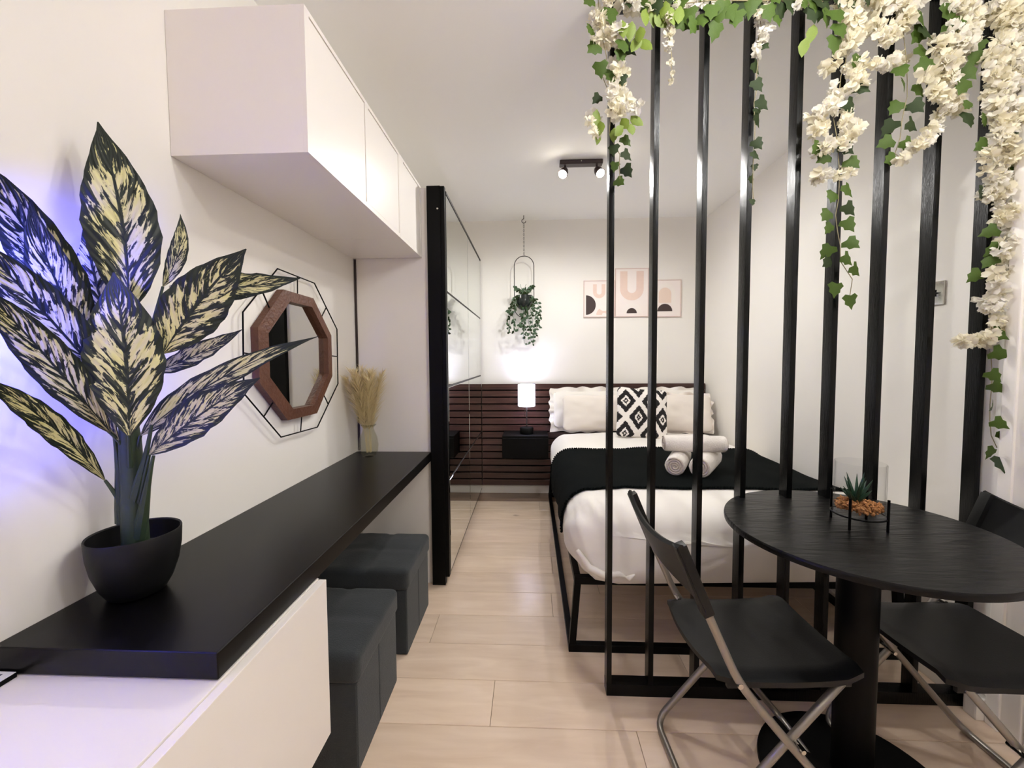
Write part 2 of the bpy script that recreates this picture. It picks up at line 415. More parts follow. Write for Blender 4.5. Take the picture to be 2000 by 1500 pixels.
bm = NB(); tube(bm, [(-0.012, 0.08, 1.0), (-0.055, 0.08, 1.0), (-0.055, 0.19, 1.0)], 0.008); obj('door_handle', bm, M_chrome, dr, smooth=True)

# ------------------------------------------------------------------ wardrobe with mirrored doors
wd = thing('mirrored_wardrobe', 'tall wardrobe with mirrored panel doors and a black end post, beside the bed aisle', 'wardrobe', (-0.7, 3.0, 0))
def rel(o, root): o.location = -Vector(root.location); return o
bm = NB(); box(bm, XL + .012, -0.548, 2.245, 2.263, 0.0, 2.165, 0.001)
rel(obj('end_panel', bm, M_whitem, wd), wd)
bm = NB(); box(bm, XL + .003, XL + .011, 2.238, 2.262, 0.75, 1.79); rel(obj('filler_strip', bm, M_spot, wd), wd)
bm = NB(); box(bm, XL + .012, -0.48, 2.264, YB - 0.02, 0.05, 2.16); rel(obj('carcass', bm, M_whitem, wd), wd)
bm = NB(); box(bm, XL + .03, -0.52, 2.30, YB - 0.03, 0.0, 0.05); rel(obj('plinth', bm, M_blackm, wd), wd)
bm = NB(); box(bm, -0.546, -0.474, 2.222, 2.262, 0.0, 2.165, 0.002); box(bm, -0.476, -0.452, 2.228, 2.262, 0.045, 2.165, 0.002)
pf = rel(obj('black_upright', bm, M_blackm, wd), wd)
bm = NB(); bmesh.ops.create_uvsphere(bm, u_segments=10, v_segments=6, radius=0.006, matrix=Matrix.Translation((-0.488, 2.220, 2.045)))
rel(obj('screw', bm, M_chrome, wd), wd)
zr = [0.06, 0.585, 1.10, 1.615, 2.135]
for y0, y1 in ((2.262, 3.02), (3.022, 3.80)):
    bm = NB(); box(bm, -0.478, -0.4555, y0, y1, 0.045, 2.15, 0.001)
    d = rel(obj('door', bm, M_seam, wd), wd)
    for a, b_ in zip(zr, zr[1:]):
        bm = NB(); box(bm, -0.4555, -0.450, y0 + 0.005, y1 - 0.005, a + 0.006, b_ - 0.006, 0.0015, 1)
        obj('mirror_pane', bm, M_mirror, d)
    bm = NB(); box(bm, -0.4555, -0.448, y0, y1, 2.135, 2.15); obj('top_rail', bm, M_seam, d)

# ------------------------------------------------------------------ wall cabinets
def wall_cab(y0, y1, doors, label):
    t = thing('wall_cabinet', label, 'cabinet', (-0.76, (y0 + y1) / 2, 1.795), 'white wall cabinets above the desk')
    bm = NB(); box(bm, XL + .001, -0.592, y0, y1, 1.795, 2.168, 0.001)
    box(bm, -0.592, -0.580, y0, y1, 1.795, 1.812); box(bm, -0.592, -0.580, y0, y1, 2.155, 2.168)
    ed = [y0] + [v for d in doors for v in d] + [y1]
    for a, b_ in zip(ed[::2], ed[1::2]):
        if b_ - a > 0.001: box(bm, -0.592, -0.580, a, b_, 1.812, 2.155)
    rel(obj('carcass', bm, M_white, t), t)
    for a, b_ in doors:
        bm = NB(); box(bm, -0.5915, -0.582, a + 0.0025, b_ - 0.0025, 1.8145, 2.1525, 0.001)
        rel(obj('door', bm, M_white, t), t)
wall_cab(1.095, 1.874, [(1.118, 1.490), (1.520, 1.862)], 'double white wall cabinet with two push doors, nearest the camera')
wall_cab(1.876, 2.240, [(1.930, 2.222)], 'single door white wall cabinet next to the wardrobe post')

# ------------------------------------------------------------------ desk worktop and low cabinet
bm = NB(); box(bm, XL + .001, -0.540, 0.667, 2.218, 0.699, 0.748, 0.004, 3)
ct = obj('worktop', bm, M_black)
tag(ct, 'long black laminate worktop along the left wall', 'worktop')
lc = thing('low_cabinet', 'glossy white low cabinet under the near end of the worktop', 'cabinet', (-0.73, 0.4, 0.29))
bm = NB(); box(bm, XL + .001, -0.5385, -0.25, 1.005, 0.29, 0.6975, 0.0015); rel(obj('carcass', bm, M_white, lc), lc)
bm = NB(); box(bm, -0.537, -0.519, -0.25, 1.005, 0.288, 0.6945, 0.0015); rel(obj('drawer_front', bm, M_white, lc), lc)
bk = thing('booklet', 'black edged board with white page and plum picture on the low cabinet', 'booklet', (-0.93, 0.6, 0.698))
bm = NB(); box(bm, -0.953, -0.903, 0.50, 0.664, 0.6976, 0.706, 0.001); rel(obj('cover', bm, M_blackm, bk), bk)
bm = NB(); box(bm, -0.953, -0.904, 0.502, 0.6635, 0.706, 0.7067); rel(obj('page', bm, M_screenp, bk), bk)
bm = NB(); box(bm, -0.953, -0.916, 0.52, 0.640, 0.7067, 0.7071); rel(obj('picture', bm, M_plum, bk), bk)
for i in range(4):
    bm = NB(); x = -0.922 - i * 0.0085
    extrude_poly(bm, [Vector((x - .004, .645, .7067)), Vector((x, .645, .7067)), Vector((x + .002, .657, .7067)), Vector((x - .002, .657, .7067))], (0, 0, .0004))
    rel(obj('print_mark', bm, M_ink, bk), bk)

# ------------------------------------------------------------------ ottomans
def ottoman(y0, label):
    x1 = -0.515; x0 = x1 - 0.38; cx, cy = (x0 + x1) / 2, y0 + 0.19
    t = thing('storage_ottoman', label, 'ottoman', (cx, cy, 0), 'charcoal cube ottomans under the worktop')
    bm = NB(); box(bm, -0.182, 0.182, -0.182, 0.182, 0.0, 0.285, 0.012, 3)
    obj('body', bm, M_ott, t, smooth=True)
    bm = NB(); box(bm, 0.1822, 0.1834, -0.004, -0.001, 0.01, 0.28); box(bm, 0.1822, 0.1834, 0.001, 0.004, 0.01, 0.28)
    obj('seam', bm, M_ott, t)
    def dsp(p, h):
        if p.z > 0.0:
            top = max(0, p.z / h.z)
            s = 0.009 * math.exp(-(p.x / 0.02) ** 2) + 0.005 * math.exp(-(p.y / 0.02) ** 2)
            b = 0.009 * (1 - (p.x / h.x) ** 2) * (1 - (p.y / h.y) ** 2)
            p.z += top * (b - s + 0.004 * noise.noise(p * 14))
        return p
    bm = puff(0.382, 0.382, 0.092, (0.022, 0.022, 0.022), 24, dsp, Matrix.Translation((0, 0, 0.325)))
    lid = obj('lid', bm, M_ott, t, smooth='all')
    bm = NB(); bmesh.ops.create_uvsphere(bm, u_segments=12, v_segments=6, radius=0.013, matrix=Matrix.Translation((0, 0, 0.352)) @ Matrix.Diagonal((1, 1, .5, 1)))
    obj('button', bm, M_ott, t, smooth=True)
ottoman(1.165, 'charcoal fabric cube ottoman standing behind the low white cabinet')
ottoman(1.668, 'charcoal fabric cube ottoman farther along, next to the black wardrobe post')

# ------------------------------------------------------------------ octagonal mirror
om = thing('octagonal_mirror', 'octagonal wall mirror with brown wooden frame and outer wire outline', 'mirror', (XL, 1.65, 1.27))
cy_, cz_ = 1.645, 1.267
def octo(r, a0=22.5, sy=1.0): return [(math.sin(math.radians(a0 + 45 * i)) * r * sy + cy_, math.cos(math.radians(a0 + 45 * i)) * r + cz_) for i in range(8)]
wire = [(1.52, 1.589), (1.783, 1.583), (1.983, 1.398), (1.978, 1.135), (1.772, 0.956), (1.506, 0.962), (1.313, 1.143), (1.323, 1.407)]
fo = [(1.540, 1.516), (1.757, 1.514), (1.908, 1.364), (1.907, 1.175), (1.758, 1.019), (1.541, 1.020), (1.384, 1.172), (1.384, 1.362)]
fi = [(1.570, 1.474), (1.732, 1.474), (1.862, 1.348), (1.860, 1.188), (1.728, 1.058), (1.570, 1.060), (1.432, 1.190), (1.432, 1.345)]
bm = NB(); tube(bm, [(XL + 0.02, y, z) for y, z in wire], 0.0028, 6, closed=True)
for i in range(8):
    a, b_ = Vector((XL + .02,) + wire[i]), Vector((XL + .02,) + fo[i])
    w2, f2 = Vector((XL + .02,) + wire[(i + 1) % 8]), Vector((XL + .02,) + fo[(i + 1) % 8])
    tube(bm, [(a + w2) / 2, (b_ + f2) / 2], 0.0026, 6)
rel(obj('wire_outline', bm, M_frameb, om), om)
bm = NB(); A = []
for ring, x in ((fo, XL + .002), (fo, XL + .028), (fi, XL + .034), (fi, XL + .006)):
    A.append([bm.verts.new((x, y, z)) for y, z in ring])
for P, Q in zip(A, A[1:] + A[:1]):
    for j in range(8): bm.faces.new((P[j], P[(j + 1) % 8], Q[(j + 1) % 8], Q[j]))
bmesh.ops.recalc_face_normals(bm, faces=bm.faces)
rel(obj('wooden_frame', bm, M_copper, om), om)
bm = NB(); extrude_poly(bm, [Vector((XL + .006, y, z)) for y, z in fi], (0.006, 0, 0)); bmesh.ops.recalc_face_normals(bm, faces=bm.faces)
rel(obj('mirror_glass', bm, M_mirror, om), om)

# ------------------------------------------------------------------ vase with pampas
VX, VY = -0.838, 2.10
vs_ = thing('glass_vase', 'ribbed clear glass vase holding dried grass at the far end of the worktop', 'vase', (VX, VY, 0.748))
prof = [(0.020, 0.0), (0.032, 0.004), (0.045, 0.03), (0.048, 0.06), (0.043, 0.10), (0.030, 0.135), (0.026, 0.150), (0.036, 0.166)]
bm = NB(); n = 36; rings = []
inner = [(r - 0.0035, z + (0.008 if i == 0 else 0)) for i, (r, z) in enumerate(prof)][::-1]
for r, z in prof + inner:
    rings.append([bm.verts.new(((r * (1 + 0.045 * math.cos(9 * 2 * PI * j / n))) * math.cos(2 * PI * j / n), (r * (1 + 0.045 * math.cos(9 * 2 * PI * j / n))) * math.sin(2 * PI * j / n), z)) for j in range(n)])
for A_, B_ in zip(rings, rings[1:]):
    for j in range(n): bm.faces.new((A_[j], A_[(j + 1) % n], B_[(j + 1) % n], B_[j]))
bm.faces.new(rings[0][::-1]); bm.faces.new(rings[-1])
obj('vase_body', bm, M_glassv, vs_, smooth=True)
bm = NB(); tube(bm, [(0.0365 * math.cos(t), 0.0365 * math.sin(t), 0.166) for t in (2 * PI * i / 28 for i in range(28))], 0.003, 6, closed=True)
obj('rim', bm, M_glassv, vs_, smooth=True)
pg = thing('pampas_bunch', 'fluffy straw coloured pampas bunch standing in the glass vase', 'dried grass', (VX, VY, 0.76))
for i in range(11):
    a = 2 * PI * i / 11 + random.uniform(-.2, .2); lean = random.uniform(0.25, 1.0) if i else 0
    top = Vector((0.105 * lean * math.cos(a), 0.07 * lean * math.sin(a), random.uniform(0.37, 0.43)))
    base = Vector((0.012 * math.cos(a), 0.012 * math.sin(a), 0.01))
    mid = Vector((0.02 * lean * math.cos(a), 0.02 * lean * math.sin(a), 0.2))
    path = quadpath(base, mid, top, 14)
    bm = NB(); tube(bm, path, 0.0012, 4)
    for q in range(5, 15):
        for s in range(46):
            c = path[q]; d = (path[min(14, q + 1)] - path[q - 1]).normalized()
            th = random.uniform(0, 2 * PI); sd = Vector((math.cos(th), math.sin(th), 0))
            L_ = random.uniform(0.035, 0.085) * (1.05 - abs(q - 9) / 12)
            st = c + d * random.uniform(-0.012, 0.012)
            e1 = st + d * L_ * 0.6 + sd * L_ * 0.45; e2 = e1 + d * L_ * 0.3 + sd * L_ * 0.32
            wv = d.cross(sd).normalized() * 0.0011
            v1, v2, v3, v4, v5 = (bm.verts.new(st - wv), bm.verts.new(st + wv), bm.verts.new(e1 + wv), bm.verts.new(e1 - wv), bm.verts.new(e2))
            bm.faces.new((v1, v2, v3, v4)); bm.faces.new((v4, v3, v5))
    obj('plume', bm, M_pampas, pg)

# ------------------------------------------------------------------ large potted plant
PX, PY = -0.857, 0.845
pl = thing('potted_plant', 'variegated dumb cane with cream splashed leaves in a black bowl on the worktop', 'potted plant', (PX, PY, 0.748))
bm = NB()
lathe(bm, [(0.042, 0), (0.050, 0.004), (0.062, 0.026), (0.073, 0.06), (0.079, 0.095), (0.081, 0.132), (0.080, 0.1345), (0.077, 0.132), (0.075, 0.095), (0.068, 0.075)], 48)
obj('pot', bm, M_pot, pl, smooth=True)
bm = NB(); lathe(bm, [(0.066, 0.070), (0.0745, 0.090), (0.04, 0.094), (0.001, 0.095)], 24); obj('soil', bm, M_soil, pl, smooth=True)
POTL = Vector(pl.location)
def P(px, py, Y): return at(px, py, Y) - POTL
# main stem with overlapping sheaths
bm = NB(); tube(bm, [P(266, 1075, .845), P(262, 1000, .845), P(258, 930, .845), P(254, 860, .84), P(248, 790, .83), P(243, 720, .825)], [0.024, 0.023, 0.021, 0.019, 0.013, 0.006], 14)
obj('stem', bm, M_stem, pl, smooth=True)
for a, b_, c in (((272, 1050), (290, 930), (300, 890)), ((240, 1020), (232, 900), (222, 840)), ((262, 980), (285, 900), (296, 830))):
    bm = NB(); tube(bm, quadpath(P(*a, .84), P(*b_, .83), P(*c, .83), 8), [0.013, 0.012, 0.010, 0.008, 0.006, 0.005, 0.004, 0.0035, 0.003], 8)
    obj('sheath', bm, M_stem, pl, smooth=True)
def big_leaf(base, tip, wpx, Yb, Yt, bow=(0, 0), bowY=0.0, fold=0.25, face=None, root=None, wave=1.0, shape=0.42, twist=0.0):
    """a blade from base to tip (photo pixels at given depths); wpx its widest breadth in pixels"""
    p0, p2 = P(*base, Yb), P(*tip, Yt)
    ym = (Yb + Yt) / 2 + bowY
    p1 = P((base[0] + tip[0]) / 2 + bow[0], (base[1] + tip[1]) / 2 + bow[1], ym)
    p1 = p1 * 2 - (p0 + p2) / 2      # the curve passes through the bowed middle
    path = quadpath(p0, p1, p2, 22)
    W = wpx / 2 * ym / F * (1 - 0.27 * abs(tip[1] - base[1]) / math.hypot(tip[0] - base[0], tip[1] - base[1]))
    view = (Vector((0, 0, CAMZ)) - (POTL + (p0 + p2) / 2)).normalized()
    if face: view = (view + Vector(face)).normalized()
    bm = NB(); uvl = bm.loops.layers.uv.new('UVMap'); rows = []
    nn = 8; seed = random.random() * 50
    for i, c in enumerate(path):
        t = i / 22
        d = (path[min(22, i + 1)] - path[max(0, i - 1)]).normalized()
        side = d.cross(view).normalized(); up = side.cross(d).normalized()
        if twist:
            q = Matrix.Rotation(twist * (t - .3), 3, d); side = q @ side; up = q @ up
        # breadth: rounded base, long point
        if t < shape: wv = math.sin(PI / 2 * (t / shape)) ** 0.75
        else:
            s = (t - shape) / (1 - shape); wv = (1 - s ** 1.9) ** 1.15 if s < 1 else 0
        wv = max(wv, 0.02 if i else 0.05)
        row = []
        for j in range(nn + 1):
            u = -1 + 2 * j / nn
            rip = wave * W * 0.10 * math.sin(t * 30 + seed + (0 if u < 0 else 1.7)) * abs(u) ** 2 * wv
            edge = 1 + wave * 0.03 * math.sin(t * 43 + seed * 2 + u) * abs(u)
            co = c + side * (u * W * wv * edge) + up * (abs(u) * W * wv * fold - abs(u) ** 3 * W * wv * fold * 0.6 + rip)
            row.append((bm.verts.new(co), (j / nn, t)))
        rows.append(row)
    for A_, B_ in zip(rows, rows[1:]):
        for j in range(nn):
            q = (A_[j], A_[j + 1], B_[j + 1], B_[j]); f = bm.faces.new([x[0] for x in q])
            for lp, x in zip(f.loops, q): lp[uvl].uv = x[1]
    lf = obj('leaf', bm, M_leaf, pl, smooth='all')
    if root:
        bm = NB(); r0 = P(*root, 0.84)
        m_ = (r0 + p0) / 2 + Vector((0, 0, 0.004)); tube(bm, quadpath(r0, m_, p0, 8), [0.006, .0056, .0052, .0048, .0044, .004, .0036, .0032, .0028], 7)
        obj('petiole', bm, M_stem, lf, smooth=True)
BL = big_leaf
# behind first, front last
BL((318, 560), (352, 418), 42, .90, .92, (14, 0), root=(255, 800), fold=.4)
BL((215, 640), (165, 395), 120, .86, .87, (-10, 0), root=(250, 840))
BL((330, 560), (588, 543), 62, .90, .98, (0, 10), bowY=.0, fold=.5, face=(0, 0, .5), shape=.45)
BL((300, 728), (474, 643), 52, .88, .92, (0, 6), fold=.5, face=(0, 0, .6), root=(258, 860))
BL((185, 655), (-60, 300), 124, .82, .555, (-5, -20), bowY=.0, root=(246, 800), shape=.35)
BL((190, 690), (58, 395), 105, .81, .65, (-12, 12), root=(246, 830), shape=.4)
BL((205, 745), (-55, 462), 120, .81, .57, (-2, -8), root=(247, 850), shape=.33, fold=.35)
BL((215, 845), (-45, 555), 98, .81, .57, (-2, -12), root=(250, 880), shape=.38, fold=.35)
BL((232, 860), (150, 640), 50, .82, .79, (-14, 6), fold=.5, root=(252, 900))
BL((205, 938), (-50, 735), 58, .82, .575, (12, -14), root=(248, 1000), shape=.45, wave=1.8, fold=.5)
BL((275, 850), (622, 657), 66, .84, .93, (-10, -18), face=(0, 0, .5), root=(262, 900), shape=.3, fold=.5, wave=.8)
BL((318, 690), (481, 486), 132, .85, .90, (-6, -4), root=(258, 820), face=(.1, 0, .2))
BL((292, 888), (508, 738), 92, .83, .88, (4, -12), root=(270, 990), face=(0, 0, .4), shape=.4)
BL((251, 610), (191, 238), 160, .84, .84, (16, 0), root=(250, 760), shape=.44, fold=.2)
BL((252, 850), (222, 532), 170, .80, .80, (8, 0), root=(256, 930), shape=.48, fold=.2)

# ------------------------------------------------------------------ headboard
hb = thing('slatted_headboard', 'dark brown horizontal slat headboard panel on the back wall', 'headboard', (0.55, 3.81, 0.07))
bm = NB(); box(bm, -0.447, 1.562, 3.806, 3.813, 0.077, 1.015); rel(obj('backing_board', bm, M_slatback, hb), hb)
for i in range(15):
    z0 = 0.078 + i * 0.0632
    bm = NB(); box(bm, -0.447, 1.562, 3.786, 3.806, z0 + 0.0055, z0 + 0.0575, 0.0015, 1)
    bmesh.ops.translate(bm, vec=(-0.55, -3.81, -0.07), verts=bm.verts)
    obj('slat', bm, M_slat, hb)

# ------------------------------------------------------------------ nightstand and lamp
ns = thing('floating_nightstand', 'black wall hung bedside drawer left of the bed', 'nightstand', (-0.03, 3.64, 0.40))
bm = NB(); box(bm, -0.243, 0.150, 3.505, 3.785, 0.40, 0.592, 0.002); rel(obj('body', bm, M_blackm, ns), ns)
bm = NB(); box(bm, -0.243, 0.150, 3.492, 3.504, 0.402, 0.575, 0.002); rel(obj('drawer_front', bm, M_blackm, ns), ns)
lt = thing('bedside_lamp', 'lit white drum shade table lamp with dark base on the nightstand', 'lamp', (-0.035, 3.64, 0.592))
bm = NB(); lathe(bm, [(0.058, 0), (0.060, 0.004), (0.060, 0.048), (0.054, 0.056), (0.004, 0.058)], 32); obj('base', bm, M_blackm, lt, smooth=True)
bm = NB(); tube(bm, [(0, 0, 0.055), (0, 0, 0.30)], 0.006, 10); obj('pole', bm, M_wire, lt, smooth=True)
bm = NB(); tube(bm, [(-0.018, -.01, 0.245), (-0.018, -.01, 0.145)], 0.0012, 5); obj('pull_cord', bm, M_chrome, lt)
bm = NB(); lathe(bm, [(0.0745, 0.242), (0.0745, 0.432), (0.0725, 0.432), (0.0725, 0.242), (0.0745, 0.242)], 40, cap0=False, cap1=False); obj('lamp_shade', bm, M_shade, lt, smooth=True)

# ------------------------------------------------------------------ bed
bed = thing('bed_frame', 'black metal double bed frame with mattress behind the slatted divider', 'bed', (0.86, 2.75, 0))
def sq(bm, a, b_, w):
    a, b_ = Vector(a), Vector(b_); d = (b_ - a).normalized(); L_ = (b_ - a).length
    q = d.to_track_quat('Z', 'Y').to_matrix().to_4x4()
    box(bm, -w / 2, w / 2, -w / 2, w / 2, 0, L_, 0.001, 1, mtx=Matrix.Translation(a) @ q)
for Y in (1.735, 3.72):
    for xa, xb in ((0.172, 0.196), (1.53, 1.506)):
        bm = NB(); sq(bm, (xa, Y, 0.001), (xb, Y, 0.30), 0.028); rel(obj('leg', bm, M_frameb, bed), bed)
    bm = NB(); box(bm, 0.158, 1.544, Y - 0.015, Y + 0.015, 0.0, 0.032, 0.001, 1); rel(obj('base_rail', bm, M_frameb, bed), bed)
    bm = NB(); box(bm, 0.182, 1.52, Y - 0.015, Y + 0.015, 0.296, 0.328, 0.001, 1); rel(obj('end_rail', bm, M_frameb, bed), bed)
for x0, x1 in ((0.158, 0.184), (1.518, 1.544)):
    bm = NB(); box(bm, x0, x1, 1.75, 3.705, 0.0, 0.03, 0.001, 1); rel(obj('base_rail', bm, M_frameb, bed), bed)
for x0, x1 in ((0.182, 0.210), (1.492, 1.52)):
    bm = NB(); box(bm, x0, x1, 1.75, 3.705, 0.296, 0.328, 0.001, 1); rel(obj('side_rail', bm, M_frameb, bed), bed)
for i in range(8):
    y = 1.95 + i * 0.235
    bm = NB(); box(bm, 0.21, 1.492, y - .03, y + .03, 0.305, 0.318); rel(obj('bed_slat', bm, M_frameb, bed), bed)
bm = puff(1.25, 1.80, 0.17, (.05, .05, .05), 8, None, Matrix.Translation((0.86, 2.86, 0.415))); rel(obj('mattress', bm, M_linen, bed, smooth='all'), bed)
# duvet: swept closed section, insets at its front and back ends
DX0, DX1, DZ0, DZ1, DY0, DY1 = 0.150, 1.535, 0.331, 0.624, 1.690, 3.48
def dprofile(y, off=0.0, n=64, lo=0.0, hi=1.0):
    R = 0.15
    t0 = min(1, max(0, (y - DY0) / R)); t1 = min(1, max(0, (DY1 - y) / 0.08))
    ins = R * (1 - math.sqrt(max(0, 1 - (1 - t0) ** 2))) * 0.75 + 0.05 * (1 - math.sqrt(max(0, 1 - (1 - t1) ** 2)))
    cx, cz = (DX0 + DX1) / 2, (DZ0 + DZ1) / 2 
    hx, hz = (DX1 - DX0) / 2 - ins * .8 + off, (DZ1 - DZ0) / 2 - ins * 0.62 + off
    cz -= ins * 0.42
    r = min(0.13, hz - .004); pts = []
    for k in range(n):
        s = (lo + (hi - lo) * k / (n - 1))
        # s: 0 left bottom -> up left -> top -> down right -> 1 right bottom
        L1 = 2 * hz - r; Lc = PI / 2 * r; Lt = 2 * hx - 2 * r
        tot = 2 * L1 + 2 * Lc + Lt; q = s * tot
        if q < L1: p = (-hx + 0.07 * max(0, 1 - q / .12) ** 2, -hz + q)
        elif q < L1 + Lc: a = (q - L1) / r; p = (-hx + r - r * math.cos(a), hz - r + r * math.sin(a))
        elif q < L1 + Lc + Lt: p = (-hx + r + (q - L1 - Lc), hz)
        elif q < L1 + 2 * Lc + Lt: a = (q - L1 - Lc - Lt) / r; p = (hx - r + r * math.sin(a), hz - r + r * math.cos(a))
        else: p = (hx - 0.07 * max(0, 1 - (tot - q) / .12) ** 2, hz - r - (q - L1 - 2 * Lc - Lt))
        x, z = cx + p[0], cz + p[1]
        nz = noise.noise(Vector((x * 3.2, y * 2.6, z * 3))) * 0.014 + noise.noise(Vector((x * 9, y * 5, z * 8))) * 0.005
        fr = max(0, 1 - (y - DY0) / 0.35)
        nz += fr * noise.noise(Vector((x * 14, y * 3, z * 4))) * 0.010
        lw = max(0, 1 - (x - DX0) / 0.42) * fr
        nz += lw * noise.noise(Vector((x * 30 + z * 9, y * 16, z * 2.5))) * 0.026
        side = min(1, max(0, (DZ1 - z) / 0.2))
        nz += side * (1 - fr) * noise.noise(Vector((5, y * 15, z * 3))) * 0.008
        if p[1] < 0 and off == 0: z += (-0.030 * max(0, 1 - (x - DX0) / .4) + .02 * min(1, max(0, (x - DX0) / .4))) * max(0, 1 - (y - DY0) / .16) * min(1, -p[1] / hz)
        crown = 0.016 * (1 - ((x - cx) / hx) ** 2) * max(0, p[1] / hz)
        m_ = max(abs(p[0]) / hx, 0.001)
        dirv = Vector((p[0] / hx if abs(p[0]) > hx - r else 0, 0, p[1] / hz if abs(p[1]) > hz - r - .001 else 0))
        dirv = dirv.normalized() if dirv.length else Vector((0, 0, 1))
        pts.append(Vector((x, y, z)) + dirv * nz + Vector((0, 0, crown)))
    return pts
bm = NB(); rows = []
ys = [DY0 + 0.15 * (1 - math.cos(PI / 2 * i / 10)) for i in range(11)] + [DY0 + .15 + (DY1 - DY0 - .15) * i / 46 for i in range(1, 47)]
for y in ys:
    pts = dprofile(y, n=150)
    a, b_ = pts[-1], pts[0]
    pts += [a.lerp(b_, i / 12) + Vector((0, 0, -0.02 if 0 < i < 12 else 0)) for i in range(1, 12)]
    rows.append([bm.verts.new(p) for p in pts])
for A_, B_ in zip(rows, rows[1:]):
    n = len(A_)
    for j in range(n): bm.faces.new((A_[j], A_[(j + 1) % n], B_[(j + 1) % n], B_[j]))
def cap_face(row, flip):
    c = Vector((0, 0, 0))
    for v in row: c += v.co
    c = bm.verts.new(c / len(row) + Vector((0, -0.03 if flip else 0.01, 0)))
    mids = [bm.verts.new(v.co.lerp(c.co, 0.5) + Vector((0, (-0.012 + 0.01 * noise.noise(v.co * 9)) if flip else 0, 0))) for v in row]
    n = len(row)
    for j in range(n):
        bm.faces.new((row[j], row[(j + 1) % n], mids[(j + 1) % n], mids[j]))
        bm.faces.new((mids[j], mids[(j + 1) % n], c))
cap_face(rows[0], True); cap_face(rows[-1], False)
bmesh.ops.recalc_face_normals(bm, faces=bm.faces)
du = obj('duvet', bm, M_linen, None, smooth='all')
tag(du, 'puffy white duvet spread over the bed', 'duvet')
# turned corner and hem of the duvet at the foot
bm = NB(); hp_ = [at(x_, y_, 1.675) for x_, y_ in ((1128, 1075), (1150, 1108), (1180, 1124), (1210, 1122), (1228, 1130), (1240, 1122))]
hp_ = [hp_[k_ // 3].lerp(hp_[k_ // 3 + 1], (k_ % 3) / 3) for k_ in range(15)] + [hp_[5]]
tube(bm, hp_, [0.004 + 0.011 * math.sin(PI * min(1, (k_ + 1) / 12)) ** .6 if k_ < 12 else 0.012 - 0.003 * (k_ - 12) for k_ in range(16)], 10)
hm = obj('hem_fold', bm, M_linen, du, smooth='all')
# throw
bm = NB(); rows = []; TY0, TY1 = 1.935, 2.79
for i in range(41):
    y = TY0 + (TY1 - TY0) * i / 40
    rows.append(dprofile(y, 0.010, 120, 0.058, 0.945))
VO = [[bm.verts.new(p) for p in r] for r in rows]
cxd = (DX0 + DX1) / 2; czd = 0.45
VI = [[bm.verts.new(p - Vector((0.007 if p.x > cxd + .55 else (-0.007 if p.x < cxd - .55 else 0), 0, 0.007 if p.z > .6 else 0))) for p in r] for r in rows]
nr, nc = len(VO), len(VO[0])
for i in range(nr - 1):
    for j in range(nc - 1):
        bm.faces.new((VO[i][j], VO[i][j + 1], VO[i + 1][j + 1], VO[i + 1][j]))
        bm.faces.new((VI[i][j], VI[i + 1][j], VI[i + 1][j + 1], VI[i][j + 1]))
for j in range(nc - 1):
    bm.faces.new((VO[0][j], VI[0][j], VI[0][j + 1], VO[0][j + 1])); bm.faces.new((VO[-1][j], VO[-1][j + 1], VI[-1][j + 1], VI[-1][j]))
for i in range(nr - 1):
    bm.faces.new((VO[i][0], VO[i + 1][0], VI[i + 1][0], VI[i][0])); bm.faces.new((VO[i][-1], VI[i][-1], VI[i + 1][-1], VO[i + 1][-1]))
bmesh.ops.recalc_face_normals(bm, faces=bm.faces)
th = obj('throw_blanket', bm, M_throw, None, smooth='all'); tag(th, 'dark knitted throw laid across the foot of the bed', 'blanket')
for nm, row in (('near', rows[0]), ('far', rows[-1])):
    bm = NB()
    L_ = 0; last = row[0]
    for p in row[1:]:
        seg = (p - last).length; k = max(1, int(seg / 0.014))
        for q in range(k):
            c = last.lerp(p, q / k)
            bmesh.ops.create_icosphere(bm, subdivisions=1, radius=0.0075, matrix=Matrix.Translation(c + Vector((random.uniform(-.001, .001), random.uniform(-.002, .002), 0))))
        last = p
    e = obj('bobble_edge', bm, M_throw, th, smooth='all')

